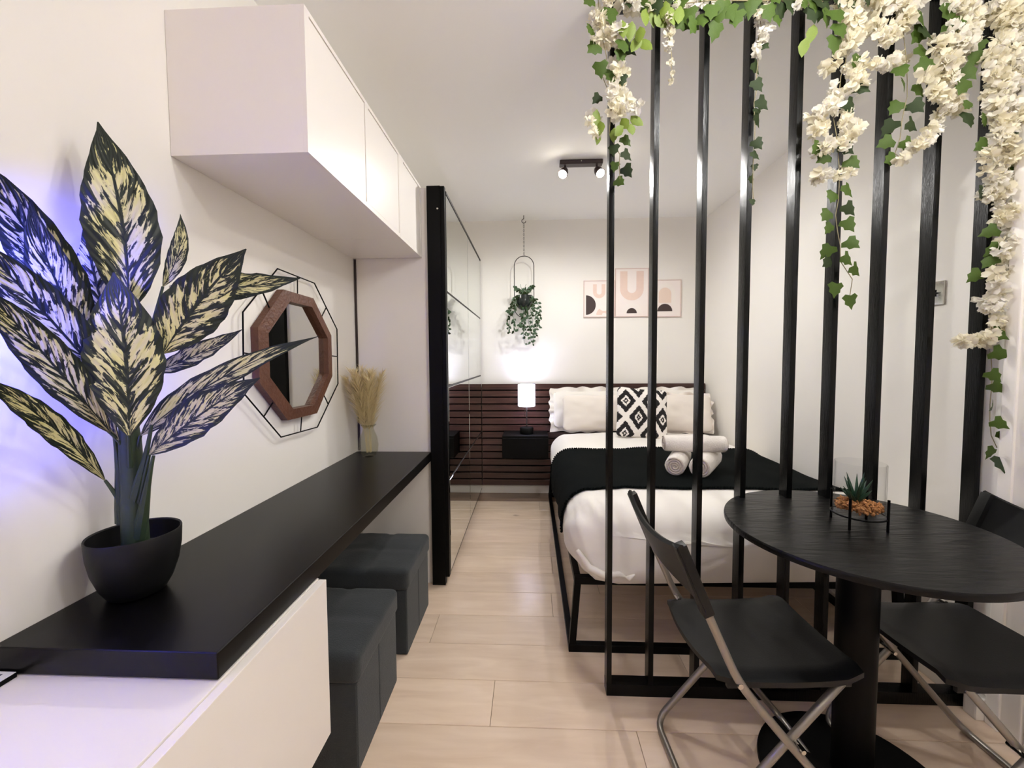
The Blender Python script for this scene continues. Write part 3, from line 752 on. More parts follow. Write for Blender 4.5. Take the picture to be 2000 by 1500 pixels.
# pillows: local x width, y thickness, z height; leaning on the headboard
def pillow(name, w, t, h, loc, tilt, yaw, m, label, cat, group=None, roll=0.0, pinch=0.06, flange=0.0, wr=1.0):
    def dsp(p, hh):
        u, v = p.x / hh.x, p.z / hh.z
        k = (1 - abs(u) ** 2.6) * (1 - abs(v) ** 2.6)
        y = (1 if p.y >= 0 else -1) * hh.y * (0.06 + 0.94 * max(0, k) ** 0.55) * min(1, abs(p.y) / (hh.y * 0.5) if abs(p.y) < hh.y * .5 else 1)
        x = p.x * (1 - pinch * (1 - abs(u)) * 0 - pinch * (v ** 2) * 0 - pinch * (1 - v * v) * 0.35)
        z = p.z * (1 - pinch * (1 - u * u) * 0.5)
        y += wr * 0.012 * noise.noise(Vector((u * 4 + w * 9, v * 3 + loc[0] * 5, 0))) * k ** .3 if k > 0 else 0
        return Vector((x, y, z))
    bm = puff(w, t, h, (w * .12, t * .45, h * .12), 22, dsp)
    if flange:
        # ruffled border
        N_ = 120; inn, out = [], []
        for i in range(N_):
            a = 2 * PI * i / N_; c, s = math.cos(a), math.sin(a)
            k = 1 / max(abs(c), abs(s)) ** 0.9
            x, z = c * k * w / 2 * .97, s * k * h / 2 * .97
            x2, z2 = c * k * (w / 2 + flange), s * k * (h / 2 + flange)
            rp = 0.020 * math.sin(i * 0.5) + 0.010 * math.sin(i * 1.3)
            inn.append(bm.verts.new((x, 0, z))); out.append(bm.verts.new((x2 + 0.007 * math.sin(i * 0.9), rp, z2 + 0.007 * math.cos(i * 0.8))))
        for i in range(N_): bm.faces.new((inn[i], inn[(i + 1) % N_], out[(i + 1) % N_], out[i]))
    o = obj(name, bm, m, None, smooth='all'); o.location = loc
    o.rotation_euler = (tilt, roll, yaw); tag(o, label, cat, group)
    return o
g = 'pillows along the headboard'
pillow('pillow', 0.60, 0.13, 0.33, (0.50, 3.705, 0.795), -0.16, 0.0, M_linen, 'white pillow with ruffled border at the left back of the bed', 'pillow', g, flange=0.035)
pillow('pillow', 0.62, 0.15, 0.34, (1.19, 3.70, 0.80), -0.14, 0.0, M_linen, 'white pillow at the back right, against the headboard', 'pillow', g, flange=0.022)
pillow('pillow', 0.58, 0.15, 0.31, (0.56, 3.545, 0.785), -0.26, 0.02, M_pillow, 'smooth ivory pillow in front of the ruffled left pillow', 'pillow', g)
pillow('pillow', 0.62, 0.15, 0.32, (1.20, 3.53, 0.785), -0.25, -0.03, M_pillow, 'smooth ivory pillow at the front right of the bed', 'pillow', g, flange=0.012)
pillow('cushion', 0.40, 0.13, 0.40, (0.862, 3.25, 0.822), -0.30, 0.05, M_diamond, 'black and white diamond patterned square cushion', 'cushion', roll=0.10, pinch=0.10)

# towels
def roll_towel(a, b_, r, label, flat=1.0):
    a, b_ = Vector(a), Vector(b_); d = (b_ - a); L_ = d.length; d.normalize()
    t = thing('rolled_towel', label, 'towel', a, 'rolled white towels on the throw')
    q = d.to_track_quat('Y', 'Z').to_matrix().to_4x4()
    S = Matrix.Diagonal((1, 1, flat, 1))
    bm = NB(); n = 28; rings = []
    for i, (y, k) in enumerate(((0, .90), (.006, .98), (.02, 1), (L_ * .5, 1.03), (L_ - .02, 1), (L_ - .006, .98), (L_, .9))):
        rings.append([bm.verts.new(q @ S @ Vector((r * k * math.cos(2 * PI * j / n) * (1 + .02 * math.sin(j * 2.3 + i)), y, r * k * math.sin(2 * PI * j / n)))) for j in range(n)])
    for A_, B_ in zip(rings, rings[1:]):
        for j in range(n): bm.faces.new((A_[j], A_[(j + 1) % n], B_[(j + 1) % n], B_[j]))
    bm.faces.new(rings[0][::-1]); bm.faces.new(rings[-1])
    obj('terry_roll', bm, M_towel, t, smooth=True)
    for y in (-0.001, L_ + 0.001):
        bm = NB(); sp = []
        for k in range(90):
            a_ = k / 90 * 3.4 * 2 * PI; rr = 0.006 + (r * 0.86 - 0.006) * k / 90
            sp.append(q @ S @ Vector((rr * math.cos(a_), y, rr * math.sin(a_))))
        tube(bm, sp, 0.0045, 6); obj('spiral_fold', bm, M_towels, t, smooth='all')
roll_towel((0.728, 2.115, 0.701), (0.86, 2.38, 0.703), 0.050, 'rolled white towel at lower left of the towel stack')
roll_towel((0.838, 2.08, 0.703), (1.005, 2.33, 0.706), 0.053, 'rolled white towel at lower right of the towel stack')
roll_towel((0.715, 2.245, 0.794), (1.020, 2.215, 0.794), 0.052, 'rolled white towel lying on top of the other two', flat=0.82)

# ------------------------------------------------------------------ wall art
def art(x0, x1, z0, z1, label):
    t = thing('wall_art', label, 'picture', ((x0 + x1) / 2, YB - .001, (z0 + z1) / 2), 'abstract prints above the bed')
    bm = NB(); y0, y1 = -0.016, 0.0; w_, h_ = (x1 - x0) / 2, (z1 - z0) / 2; f = 0.006
    for b4 in ((-w_, w_, -h_, -h_ + f), (-w_, w_, h_ - f, h_), (-w_, -w_ + f, -h_ + f, h_ - f), (w_ - f, w_, -h_ + f, h_ - f)):
        box(bm, b4[0], b4[1], y0, y1, b4[2], b4[3])
    obj('frame', bm, M_artf, t)
    bm = NB(); box(bm, -w_ + f, w_ - f, -0.011, -0.001, -h_ + f, h_ - f); obj('print_sheet', bm, M_art, t)
    return t
def motif(t, kind, cx, cz, r0, r1, m, up=True, leg=0.0, nm='print_motif', a0=0, a1=PI, lay=0):
    """half ring / half disc, with straight legs for U shapes"""
    y = -0.0115 - 0.0003 * lay; out = []; inn = []
    sg = 1 if up else -1; N_ = 20
    for i in range(N_ + 1):
        a = a0 + (a1 - a0) * i / N_; out.append(Vector((cx + r1 * math.cos(a), y, cz + sg * r1 * math.sin(a)))); inn.append(Vector((cx + r0 * math.cos(a), y, cz + sg * r0 * math.sin(a))))
    if leg:
        out = [out[0] - Vector((0, 0, sg * leg))] + out + [out[-1] - Vector((0, 0, sg * leg))]
        inn = [inn[0] - Vector((0, 0, sg * leg))] + inn + [inn[-1] - Vector((0, 0, sg * leg))]
    bm = NB()
    if r0 <= 0.0001: extrude_poly(bm, out, (0, -0.0003, 0))
    else:
        A_ = [bm.verts.new(p) for p in out]; B_ = [bm.verts.new(p) for p in inn]
        for i in range(len(A_) - 1): bm.faces.new((A_[i], A_[i + 1], B_[i + 1], B_[i]))
    obj(nm, bm, m, t)
a1 = art(0.483, 0.762, 1.622, 1.950, 'left framed print with a small arch and dark half disc')
motif(a1, 'u', 0.0, 0.06, 0.022, 0.055, M_artt, up=False, leg=0.07)
motif(a1, 'd', -0.118, -0.055, 0, 0.088, M_artk, a0=-PI / 2, a1=PI / 2)
motif(a1, 'a', 0.045, -0.145, 0.02, 0.07, M_artt, leg=0.0)
motif(a1, 'a', 0.045, -0.06, 0.0, 0.05, M_artw, lay=1, up=False)
a2 = art(0.765, 1.062, 1.622, 2.055, 'tall middle framed print with a large blush arch')
motif(a2, 'u', 0.0, 0.035, 0.04, 0.105, M_artt, up=False, leg=0.155)
motif(a2, 'd', 0.0, -0.185, 0, 0.092, M_artw, lay=1)
motif(a2, 'd', 0.0, -0.185, 0, 0.046, M_artk, lay=2)
a3 = art(1.065, 1.350, 1.618, 1.948, 'right framed print with pale arch over a dark half disc')
motif(a3, 'a', 0.0, 0.04, 0.06, 0.095, M_artw, leg=0.10)
motif(a3, 'a', 0.0, 0.04, 0.0, 0.055, M_arts, leg=0.08, lay=1)
motif(a3, 'd', 0.0, -0.115, 0, 0.066, M_artk, lay=2)

# ------------------------------------------------------------------ ceiling spotlight
sl = thing('ceiling_spotlight', 'dark bar ceiling light with two lit spot heads', 'ceiling light', (0.325, 2.72, H))
bm = NB(); box(bm, -0.135, 0.135, -0.028, 0.028, -0.028, -0.001, 0.008, 3); obj('bar', bm, M_spot, sl, smooth=True)
bm = NB(); bmesh.ops.create_uvsphere(bm, u_segments=10, v_segments=6, radius=0.005, matrix=Matrix.Translation((0, -0.028, -.013))); obj('screw', bm, M_chrome, sl)
for s in (-1, 1):
    x = 0.10 * s
    bm = NB(); tube(bm, [(x, 0, -0.028), (x, 0, -0.055)], 0.006, 10); obj('joint', bm, M_spot, sl, smooth=True)
    hd = bpy.data.objects.new('spot_head', None); COL.objects.link(hd); hd.parent = sl; hd.location = (x, 0, -0.055)
    hd.rotation_euler = (-0.62, s * -0.45, 0)
    bm = NB(); lathe(bm, [(0.008, 0.008), (0.020, 0.0), (0.028, -0.025), (0.031, -0.052), (0.028, -0.052), (0.024, -0.03)], 24, cap0=True, cap1=True)
    obj('housing', bm, M_spot, hd, smooth=True)
    bm = NB(); bmesh.ops.create_uvsphere(bm, u_segments=16, v_segments=10, radius=0.026, matrix=Matrix.Translation((0, 0, -0.050)) @ Matrix.Diagonal((1, 1, .75, 1)))
    obj('bulb', bm, M_bulb, hd, smooth=True)

# ------------------------------------------------------------------ hanging planter
HX, HY = -0.053, 3.70
hp = thing('hanging_planter', 'trailing green plant in a dark round pot on an arched wire hanger from the ceiling', 'hanging plant', (HX, HY, H))
def Q(px, py, Y=HY): return at(px, py, Y) - Vector((HX, HY, H))
bm = NB(); hook = [(0, 0, 0), (0, 0, -0.03)] + [(0.018 * math.sin(t) * -1 , 0, -0.048 + 0.018 * math.cos(t)) for t in (i * PI / 8 for i in range(0, 13))] 
tube(bm, hook, 0.003, 6); obj('ceiling_hook', bm, M_wire, hp, smooth=True)
bm = NB(); z = -0.055
while z > -0.345:
    pts = [(0.005 * math.cos(t), 0, z - 0.010 + 0.010 * math.sin(t)) for t in (i * PI / 4 for i in range(8))]
    if int(round(z * 1000 / 16)) % 2: pts = [(0, p[0], p[2]) for p in pts]
    tube(bm, pts, 0.0014, 5, closed=True); z -= 0.0165
obj('chain', bm, M_wire, hp, smooth=True)
bm = NB(); R_ = 0.086; zt = -0.350 - R_; zb = -0.80
arch = [(-R_, 0, zb)] + [(-R_ * math.cos(t), 0, zt + R_ * math.sin(t)) for t in (i * PI / 18 for i in range(19))] + [(R_, 0, zb)]
arch += [(R_ * math.cos(t), 0, zb - R_ * math.sin(t)) for t in (i * PI / 18 for i in range(1, 18))]
tube(bm, arch, 0.0035, 8, closed=True); obj('hanger_frame', bm, M_wire, hp, smooth=True)
bm = NB(); prof = [(0.002, -0.160)] + [(0.080 * math.sin(t), -0.080 - 0.080 * math.cos(t)) for t in (i * PI / 14 for i in range(1, 9))] + [(0.074, -0.03), (0.070, -0.03), (0.066, -0.05)]
lathe(bm, prof, 32, (0, 0, -0.665)); obj('pot', bm, M_gpot, hp, smooth=True)
# small leaf mesh shared
def leaf_mesh(name, outline, m, fold=0.25):
    bm = NB(); mid0, mid1 = outline[0], outline[len(outline) // 2]
    pts = [bm.verts.new((x, abs(x) * fold, z)) for x, z in outline]
    n = len(pts); h = n // 2
    A_ = pts[:h + 1]; B_ = [pts[0]] + pts[h:][::-1][:0]
    right = pts[0:h + 1]; left = [pts[0]] + [pts[i] for i in range(n - 1, h - 1, -1)]
    spine = [bm.verts.new((0, 0, outline[0][1] + (outline[h][1] - outline[0][1]) * k / (h))) for k in range(1, h)]
    sp_ = [pts[0]] + spine + [pts[h]]
    for sidep, fl in ((right, False), (left, True)):
        for k in range(h):
            q = [sp_[k], sidep[k], sidep[k + 1], sp_[k + 1]]
            q = [v for i, v in enumerate(q) if v not in q[:i]]
            if len(q) < 3: continue
            if fl: q = q[::-1]
            bm.faces.new(q)
    me = bpy.data.meshes.new(name); bm.normal_update(); bm.to_mesh(me); bm.free(); me.materials.append(m)
    for p_ in me.polygons: p_.use_smooth = True
    return me
def sym(pts): return pts + [(-x, z) for x, z in pts[-2:0:-1]]
OV = sym([(0, 0), (0.22, -0.18), (0.30, -0.42), (0.20, -0.72), (0, -1.0)])
IV = sym([(0, 0), (0.30, 0.12), (0.52, -0.10), (0.34, -0.34), (0.36, -0.56), (0.14, -0.72), (0, -1.0)])
me_small = leaf_mesh('leaf', OV, M_small); me_smalld = leaf_mesh('leaf', OV, M_ivyd)
me_ivy = leaf_mesh('leaf', IV, M_ivy); me_ivyd = leaf_mesh('leaf', IV, M_ivyd); me_olive = leaf_mesh('leaf', OV, M_olive)
def put(name, me, parent, loc, size, rot, sc=None):
    o = bpy.data.objects.new(name, me); COL.objects.link(o); o.parent = parent; o.location = loc
    o.rotation_euler = rot; o.scale = sc or (size, size, size); return o
strands = [((-.05, -.69), (-.13, -.80), (-.13, -1.02)), ((-.04, -.69), (-.10, -.82), (-.09, -1.0)), ((.03, -.69), (.10, -.80), (.13, -.97)), ((.05, -.70), (.12, -.85), (.10, -1.05)),
           ((.0, -.69), (.03, -.84), (.06, -1.10)), ((.02, -.69), (.09, -.9), (.075, -1.12)), ((-.02, -.69), (-.03, -.86), (.02, -1.02)), ((.01, -.69), (-.02, -.9), (.0, -1.12)), ((-.01, -.69), (-.12, -.72), (-.15, -.94)), ((.03, -.7), (.14, -.72), (.145, -.92)),
           ((.0, -.69), (.02, -.86), (-.05, -.99)), ((.0, -.69), (-.05, -.64), (-.08, -.62)), ((.0, -.69), (.05, -.64), (.08, -.61)), ((.0, -.69), (.0, -.64), (.02, -.60)), ((0, -.69), (-.03, -.63), (-.03, -.6))]
bm = NB(); cnt = 0
for si, (a, b_, c) in enumerate(strands):
    fy = -0.085 if si < 11 else -0.04
    p0, p1, p2 = Vector((a[0], -0.03, a[1])), Vector((b_[0], fy, b_[1])), Vector((c[0], fy * .9, c[1]))
    path = quadpath(p0, p1, p2, 14); tube(bm, path, 0.0016, 4, caps=False)
    for k in range(1, 15):
        for s in (-1, 1):
            if cnt > 285 or (si < 11 and random.random() < .34): continue
            cnt += 1
            put('leaf', random.choice((me_small, me_small, me_smalld)), hp, path[k] + Vector((random.uniform(-.006, .006), random.uniform(-.02, .01), random.uniform(-.006, .006))),
                random.uniform(.026, .040), (random.uniform(-.5, .5), s * random.uniform(.3, 1.5), random.uniform(-.9, .9)))
obj('vine', bm, M_small, hp)

# ------------------------------------------------------------------ slatted divider
DVY = 1.494
dv = thing('slatted_divider', 'floor to ceiling black timber slat screen at the foot of the bed', 'room divider', (0.92, DVY, 0))
px_ = [0.277, 0.4285, 0.594, 0.745, 0.906, 1.044, 1.198, 1.362, 1.539]
for x in px_:
    bm = NB(); box(bm, 0, 0.0185, 0, 0.046, 0.045, 2.455, 0.0012, 2)
    o = obj('post', bm, M_post, dv, smooth=True); o.location = (x - 0.92, 0, 0)
bm = NB(); box(bm, 0.2765 - .92, 1.5585 - .92, -0.0005, 0.0465, 0.0, 0.045, 0.0015, 2); obj('bottom_rail', bm, M_post, dv, smooth=True)
bm = NB(); box(bm, 0.2765 - .92, 1.5585 - .92, -0.0005, 0.0465, 2.455, 2.499, 0.0015, 2); obj('top_rail', bm, M_post, dv, smooth=True)

# ------------------------------------------------------------------ switch plate
sw = thing('switch_plate', 'square chrome switch plate on the right wall behind the divider', 'light switch', (XR, 1.70, 1.492))
bm = NB(); box(bm, -0.008, -0.0005, -0.043, 0.043, -0.045, 0.045, 0.003, 2); obj('plate', bm, M_chrome, sw, smooth=True)
bm = NB(); star = []
for i in range(16):
    a = 2 * PI * i / 16; r = 0.031 if i % 4 == 0 else (0.012 if i % 2 else 0.018); star.append(Vector((-0.008, r * math.cos(a), r * math.sin(a))))
extrude_poly(bm, star, (-0.004, 0, 0)); bmesh.ops.recalc_face_normals(bm, faces=bm.faces); obj('rocker', bm, M_blackm, sw)

# ------------------------------------------------------------------ round table
TX, TY, TZ, TR = 0.957, 1.240, 0.750, 0.350
tb = thing('round_table', 'round black wood grained pedestal table in front of the divider', 'table', (TX, TY, 0))
bm = NB(); lathe(bm, [(TR - .006, TZ - .020), (TR - .001, TZ - .018), (TR, TZ - .010), (TR - .001, TZ - .003), (TR - .003, TZ)], 96); obj('tabletop', bm, M_tabletop, tb, smooth=True)
bm = NB(); lathe(bm, [(0.051, 0.02), (0.051, TZ - .04), (0.09, TZ - .024), (0.09, TZ - .020)], 40, (-0.008, -0.02, 0)); obj('column', bm, M_frameb, tb, smooth=True)
bm = NB(); lathe(bm, [(0.245, 0.0), (0.25, 0.004), (0.248, 0.012), (0.05, 0.024)], 64, (-0.015, -0.05, 0)); obj('base_plate', bm, M_frameb, tb, smooth=True)

# terrarium
GX, GY = 0.975, 1.262
tr = thing('glass_terrarium', 'glass cylinder terrarium with bark chips and a small succulent on the table', 'terrarium', (GX, GY, TZ))
bm = NB(); r = 0.062
lathe(bm, [(r - .004, 0.036), (r, 0.040), (r, 0.186), (r - .0015, 0.188), (r - .003, 0.186), (r - .003, 0.043), (0.002, 0.043)], 48, cap0=True, cap1=True); obj('glass_cylinder', bm, M_glass, tr, smooth=True)
bm = NB()
tube(bm, [(0.066 * math.cos(t), 0.066 * math.sin(t), 0.033) for t in (2 * PI * i / 40 for i in range(40))], 0.0025, 6, closed=True); obj('stand_ring', bm, M_frameb, tr, smooth=True)
for k in range(4):
    a = PI / 4 + k * PI / 2 - 0.15
    bm = NB(); tube(bm, [(0.068 * math.cos(a), 0.068 * math.sin(a), 0.0), (0.068 * math.cos(a), 0.068 * math.sin(a), 0.092)], 0.0035, 8); obj('stand_leg', bm, M_frameb, tr, smooth=True)
bm = NB()
for i in range(420):
    a = random.uniform(0, 2 * PI); rr = 0.057 * math.sqrt(random.random()); z = random.uniform(0.048, 0.066 + 0.012 * (1 - rr / .054))
    M_ = Matrix.Translation((rr * math.cos(a), rr * math.sin(a), z)) @ Matrix.Rotation(random.uniform(0, 6), 4, Vector((random.random(), random.random(), random.random() + .1))) @ Matrix.Diagonal((random.uniform(.004, .009), random.uniform(.003, .005), random.uniform(.002, .004), 1))
    bmesh.ops.create_icosphere(bm, subdivisions=1, radius=1.0, matrix=M_)
ch = obj('bark_chips', bm, M_bark, tr); ch['kind'] = 'stuff'
for i in range(15):
    a = i * 2.4; ln = 0.085 - 0.002 * i if i < 9 else 0.05; sp_ = 0.25 + 0.05 * i
    d = Vector((math.cos(a) * math.sin(sp_), math.sin(a) * math.sin(sp_), math.cos(sp_)))
    b0 = Vector((-0.008, 0.0, 0.068)); bm = NB()
    tube(bm, [b0, b0 + d * ln * .3, b0 + d * ln * .65 + Vector((0, 0, .002)), b0 + d * ln + Vector((0, 0, .006))], [0.003, 0.0052, 0.004, 0.0004], 6)
    obj('succulent_leaf', bm, M_succ, tr, smooth=True)

# ------------------------------------------------------------------ folding chairs
def chair(loc, rotz, label):
    t = thing('folding_chair', label, 'chair', loc, 'black folding chairs at the round table', rotz)
    HW = 0.195
    # seat
    bm = NB(); pts = []
    def seat_z(x): return 0.437 + 0.010 * ((x - 0.04) / 0.18) ** 2 + (0.006 if x > .2 else 0)
    nx, ny = 16, 14; G = []
    for i in range(nx + 1):
        x = -0.145 + 0.375 * i / nx; row = []
        hw = HW - 0.012 - 0.018 * max(0, (-x - 0.09) / 0.06) - 0.01 * max(0, (x - .2) / .03)
        for j in range(ny + 1):
            v = -1 + 2 * j / ny
            z = seat_z(x) - 0.010 * (1 - v * v) + (-0.010 * max(0, abs(v) - .85) / .15)
            xx = x + (0.018 * (1 - v * v) * (-1 if i == 0 else 0))
            row.append((xx, v * hw, z))
        G.append(row)
    T = [[bm.verts.new(p) for p in r] for r in G]; U = [[bm.verts.new((p[0], p[1], p[2] - 0.014)) for p in r] for r in G]
    for i in range(nx):
        for j in range(ny):
            bm.faces.new((T[i][j], T[i + 1][j], T[i + 1][j + 1], T[i][j + 1])); bm.faces.new((U[i][j], U[i][j + 1], U[i + 1][j + 1], U[i + 1][j]))
    for i in range(nx):
        bm.faces.new((T[i][0], U[i][0], U[i + 1][0], T[i + 1][0])); bm.faces.new((T[i][ny], T[i + 1][ny], U[i + 1][ny], U[i][ny]))
    for j in range(ny):
        bm.faces.new((T[0][j], T[0][j + 1], U[0][j + 1], U[0][j])); bm.faces.new((T[nx][j], U[nx][j], U[nx][j + 1], T[nx][j + 1]))
    bmesh.ops.recalc_face_normals(bm, faces=bm.faces)
    st = obj('seat', bm, M_plastic, t, smooth=True)
    for s in (-1, 1):
        bm = NB(); box(bm, -0.12, 0.20, s * (HW - .028) - .006, s * (HW - .028) + .006, 0.405, 0.425, 0.003); obj('seat_rib', bm, M_plastic, st, smooth=True)
    # front frame: from backrest down to the front foot, joined by a bar at the floor
    bt = [(-0.255, 0.785), (-0.195, 0.64), (-0.105, 0.44), (0.02, 0.285), (0.255, 0.010)]
    pa = [(x, -HW, z) for x, z in bt] ; pb = [(x, HW, z) for x, z in bt][::-1]
    bm = NB(); tube(bm, arc_path(pa + pb, 0.05), 0.0105, 10); obj('front_frame', bm, M_tube, t, smooth='all')
    hi = HW - 0.024
    ra = [(0.175, 0.418), (0.0, 0.215), (-0.175, 0.010)]
    pa = [(x, -hi, z) for x, z in ra]; pb = [(x, hi, z) for x, z in ra][::-1]
    bm = NB(); tube(bm, arc_path(pa + pb, 0.05), 0.0105, 10); obj('rear_frame', bm, M_tube, t, smooth='all')
    for s in (-1, 1):
        bm = NB(); tube(bm, [(0.055, s * (hi - .012), 0.266), (0.055, s * (HW + 0.014), 0.266)], 0.006, 8); obj('pivot_pin', bm, M_chrome, t, smooth=True)
        bm = NB(); tube(bm, [(-0.105, s * (HW + .012), 0.437), (-0.105, s * (HW - .03), 0.437)], 0.007, 8); obj('seat_pin', bm, M_chrome, t, smooth=True)
    # backrest: curved panel that wraps the tubes
    bm = NB(); n = 24; rows = []
    prof = [(-0.262, 0.800), (-0.255, 0.798), (-0.235, 0.745), (-0.205, 0.675), (-0.188, 0.632), (-0.196, 0.628), (-0.215, 0.668), (-0.246, 0.742), (-0.268, 0.792)]
    for j in range(n + 1):
        v = -1 + 2 * j / n; bow = -0.022 * (1 - v * v)
        cut = 0.030 * (1 - abs(v) ** 6)
        row = []
        for x, z in prof:
            zz = z + (cut if z < .66 else 0) * 1.0 - 0.034 * (1 - v * v) * (1 if z > .7 else 0.3)
            th_ = 1.0
            row.append(bm.verts.new((x + bow + (0.35 * (zz - z)) * -1, v * (HW + 0.016), zz)))
        rows.append(row)
    m_ = len(prof)
    for A_, B_ in zip(rows, rows[1:]):
        for j in range(m_): bm.faces.new((A_[j], A_[(j + 1) % m_], B_[(j + 1) % m_], B_[j]))
    bm.faces.new(rows[0]); bm.faces.new(rows[-1][::-1]); bmesh.ops.recalc_face_normals(bm, faces=bm.faces)
    br = obj('backrest', bm, M_plastic, t, smooth=True)
    for s in (-1, 1):
        bm = NB(); d = Vector((-0.255 + 0.185, 0, 0.785 - 0.617)); q = d.to_track_quat('Z', 'Y').to_matrix().to_4x4()
        box(bm, -0.017, 0.014, -0.014, 0.014, 0, 0.190, 0.003, 2, mtx=Matrix.Translation((-0.185, s * HW, 0.617)) @ q)
        obj('side_sleeve', bm, M_plastic, br, smooth=True)
chair((0.610, 1.222, 0), math.radians(3), 'black folding chair with steel legs on the left side of the table')
chair((1.262, 1.225, 0), math.radians(181), 'black folding chair squeezed between the table and right wall')

# ------------------------------------------------------------------ garlands on the divider
def blossom_mesh(name, m, seed):
    rnd = random.Random(seed); bm = NB()
    for k in range(12):
        a = rnd.uniform(0, 2 * PI); el = rnd.uniform(-0.9, 1.0)
        d = Vector((math.cos(a) * math.cos(el), math.sin(a) * math.cos(el), math.sin(el)))
        s = d.orthogonal().normalized(); s = Matrix.Rotation(rnd.uniform(0, 6.28), 3, d) @ s; t = d.cross(s)
        c = d * 0.28; L_ = rnd.uniform(.6, .85); W = rnd.uniform(.36, .48)
        g_ = [[None] * 4 for _ in range(4)]
        for i in range(4):
            for j in range(4):
                u = (j - 1.5) / 1.5; v = i / 3
                wv = W * (0.30, 0.85, 1.0, 0.62)[i]
                p = c + s * (u * wv) + (t * v * L_) + d * (0.22 * v * v + 0.18 * abs(u) * v + rnd.uniform(-.03, .03))
                g_[i][j] = bm.verts.new(p)
        for i in range(3):
            for j in range(3): bm.faces.new((g_[i][j], g_[i][j + 1], g_[i + 1][j + 1], g_[i + 1][j]))
    me = bpy.data.meshes.new(name); bm.normal_update(); bm.to_mesh(me); bm.free(); me.materials.append(m)
    for p_ in me.polygons: p_.use_smooth = True
    return me
BLS = [blossom_mesh('blossom', M_petal, i) for i in range(4)] + [blossom_mesh('blossom', M_petalw, 10 + i) for i in range(3)]
GYD = 1.455
def gl(px, py, Y=GYD): return at(px, py, Y)
def pathpx(pp, step=12):
    out = []
    for a, b_ in zip(pp, pp[1:]):
        L_ = math.hypot(b_[0] - a[0], b_[1] - a[1]); k = max(1, int(L_ / step))
        for i in range(k): out.append((a[0] + (b_[0] - a[0]) * i / k, a[1] + (b_[1] - a[1]) * i / k))
    out.append(pp[-1]); return out
def vine_obj(root, pp, Y, r=0.0013):
    pts = [gl(x, y, Y) - Vector(root.location) for x, y in pathpx(pp, 25)]
    pts = [p + Vector((random.uniform(-.004, .004), random.uniform(-.006, .006), 0)) for p in pts]
    bm = NB(); tube(bm, pts, r, 5); obj('vine', bm, M_vine, root, smooth=True)
def ivy(root, leaves, Y, size=24, me=None):
    """leaves: (px, py, side) ; side -1 points left, 1 right, 0 down"""
    for lf in leaves:
        x, y, s = lf[:3]; sz = (lf[3] if len(lf) > 3 else size) * Y / F * 1.15
        mm = me or random.choice((me_ivy, me_ivy, me_ivyd))
        # hang from the top of the leaf
        p = gl(x - s * 8, y - 9, Y + random.uniform(-.012, .012)) - Vector(root.location)
        put('leaf', mm, root, p, sz, (random.uniform(-.35, .35), -s * random.uniform(.55, 1.0) + random.uniform(-.2, .2), random.uniform(-.6, .6)))
def flowers(root, pp, half, Y, dens=1.0, size=24, depth=0.03):
    for (x, y) in pathpx(pp, 9):
        for k in range(max(1, int(dens * half / 12.5 + .5))):
            xx = x + random.gauss(0, half * .5); xx = max(x - half, min(x + half, xx)); yy = y + random.uniform(-8, 8)
            sz = size * random.uniform(.75, 1.15) * Y / F * .62
            put('blossom', random.choice(BLS), root, gl(xx, yy, Y + random.uniform(-depth, depth)) - Vector(root.location), sz,
                (random.uniform(0, 6), random.uniform(0, 6), random.uniform(0, 6)), (sz, sz, sz * 1.1))
def garland(name, label, cat, top, group='flower and ivy garlands on the slat divider', Y=GYD):
    return thing(name, label, cat, gl(top[0], top[1], Y), group)
# A: at the first post
g = garland('flower_garland', 'cream flower garland with bright leaves wound on the leftmost divider post', 'garland', (1190, 10))
vine_obj(g, [(1168, -10), (1170, 60), (1185, 110), (1178, 150), (1195, 200), (1190, 260), (1210, 300), (1212, 350)], GYD)
flowers(g, [(1165, 30), (1185, 55), (1190, 85)], 24, GYD, 1.6)
flowers(g, [(1215, -5), (1250, 15)], 26, GYD, 1.5)
flowers(g, [(1203, 120), (1212, 150), (1200, 185), (1225, 205), (1212, 222)], 20, GYD, 1.3)
flowers(g, [(1155, 225), (1160, 255)], 12, GYD, 1.2)
ivy(g, [(1148, 5, -1), (1192, 25, 0, 30), (1150, 65, -1), (1160, 95, -1, 28), (1172, 130, 0, 26), (1218, 88, 0, 28), (1228, 92, 1, 28), (1214, 108, 0), (1163, 195, -1, 18), (1195, 145, 0, 28), (1215, 155, 0, 20)], GYD - .012)
ivy(g, [(1166, 222, 0, 30), (1172, 245, 0, 28), (1200, 258, 0, 24), (1222, 240, 1, 28), (1240, 235, 1, 28), (1210, 255, -1, 26), (1232, 250, 0, 24), (1172, 268, 0, 20)], GYD - .016, me=me_olive)
ivy(g, [(1226, 276, 1, 20), (1199, 292, 0, 20), (1227, 304, 1, 20), (1202, 326, 0, 17), (1227, 335, 1, 22), (1212, 359, 1, 20)], GYD)
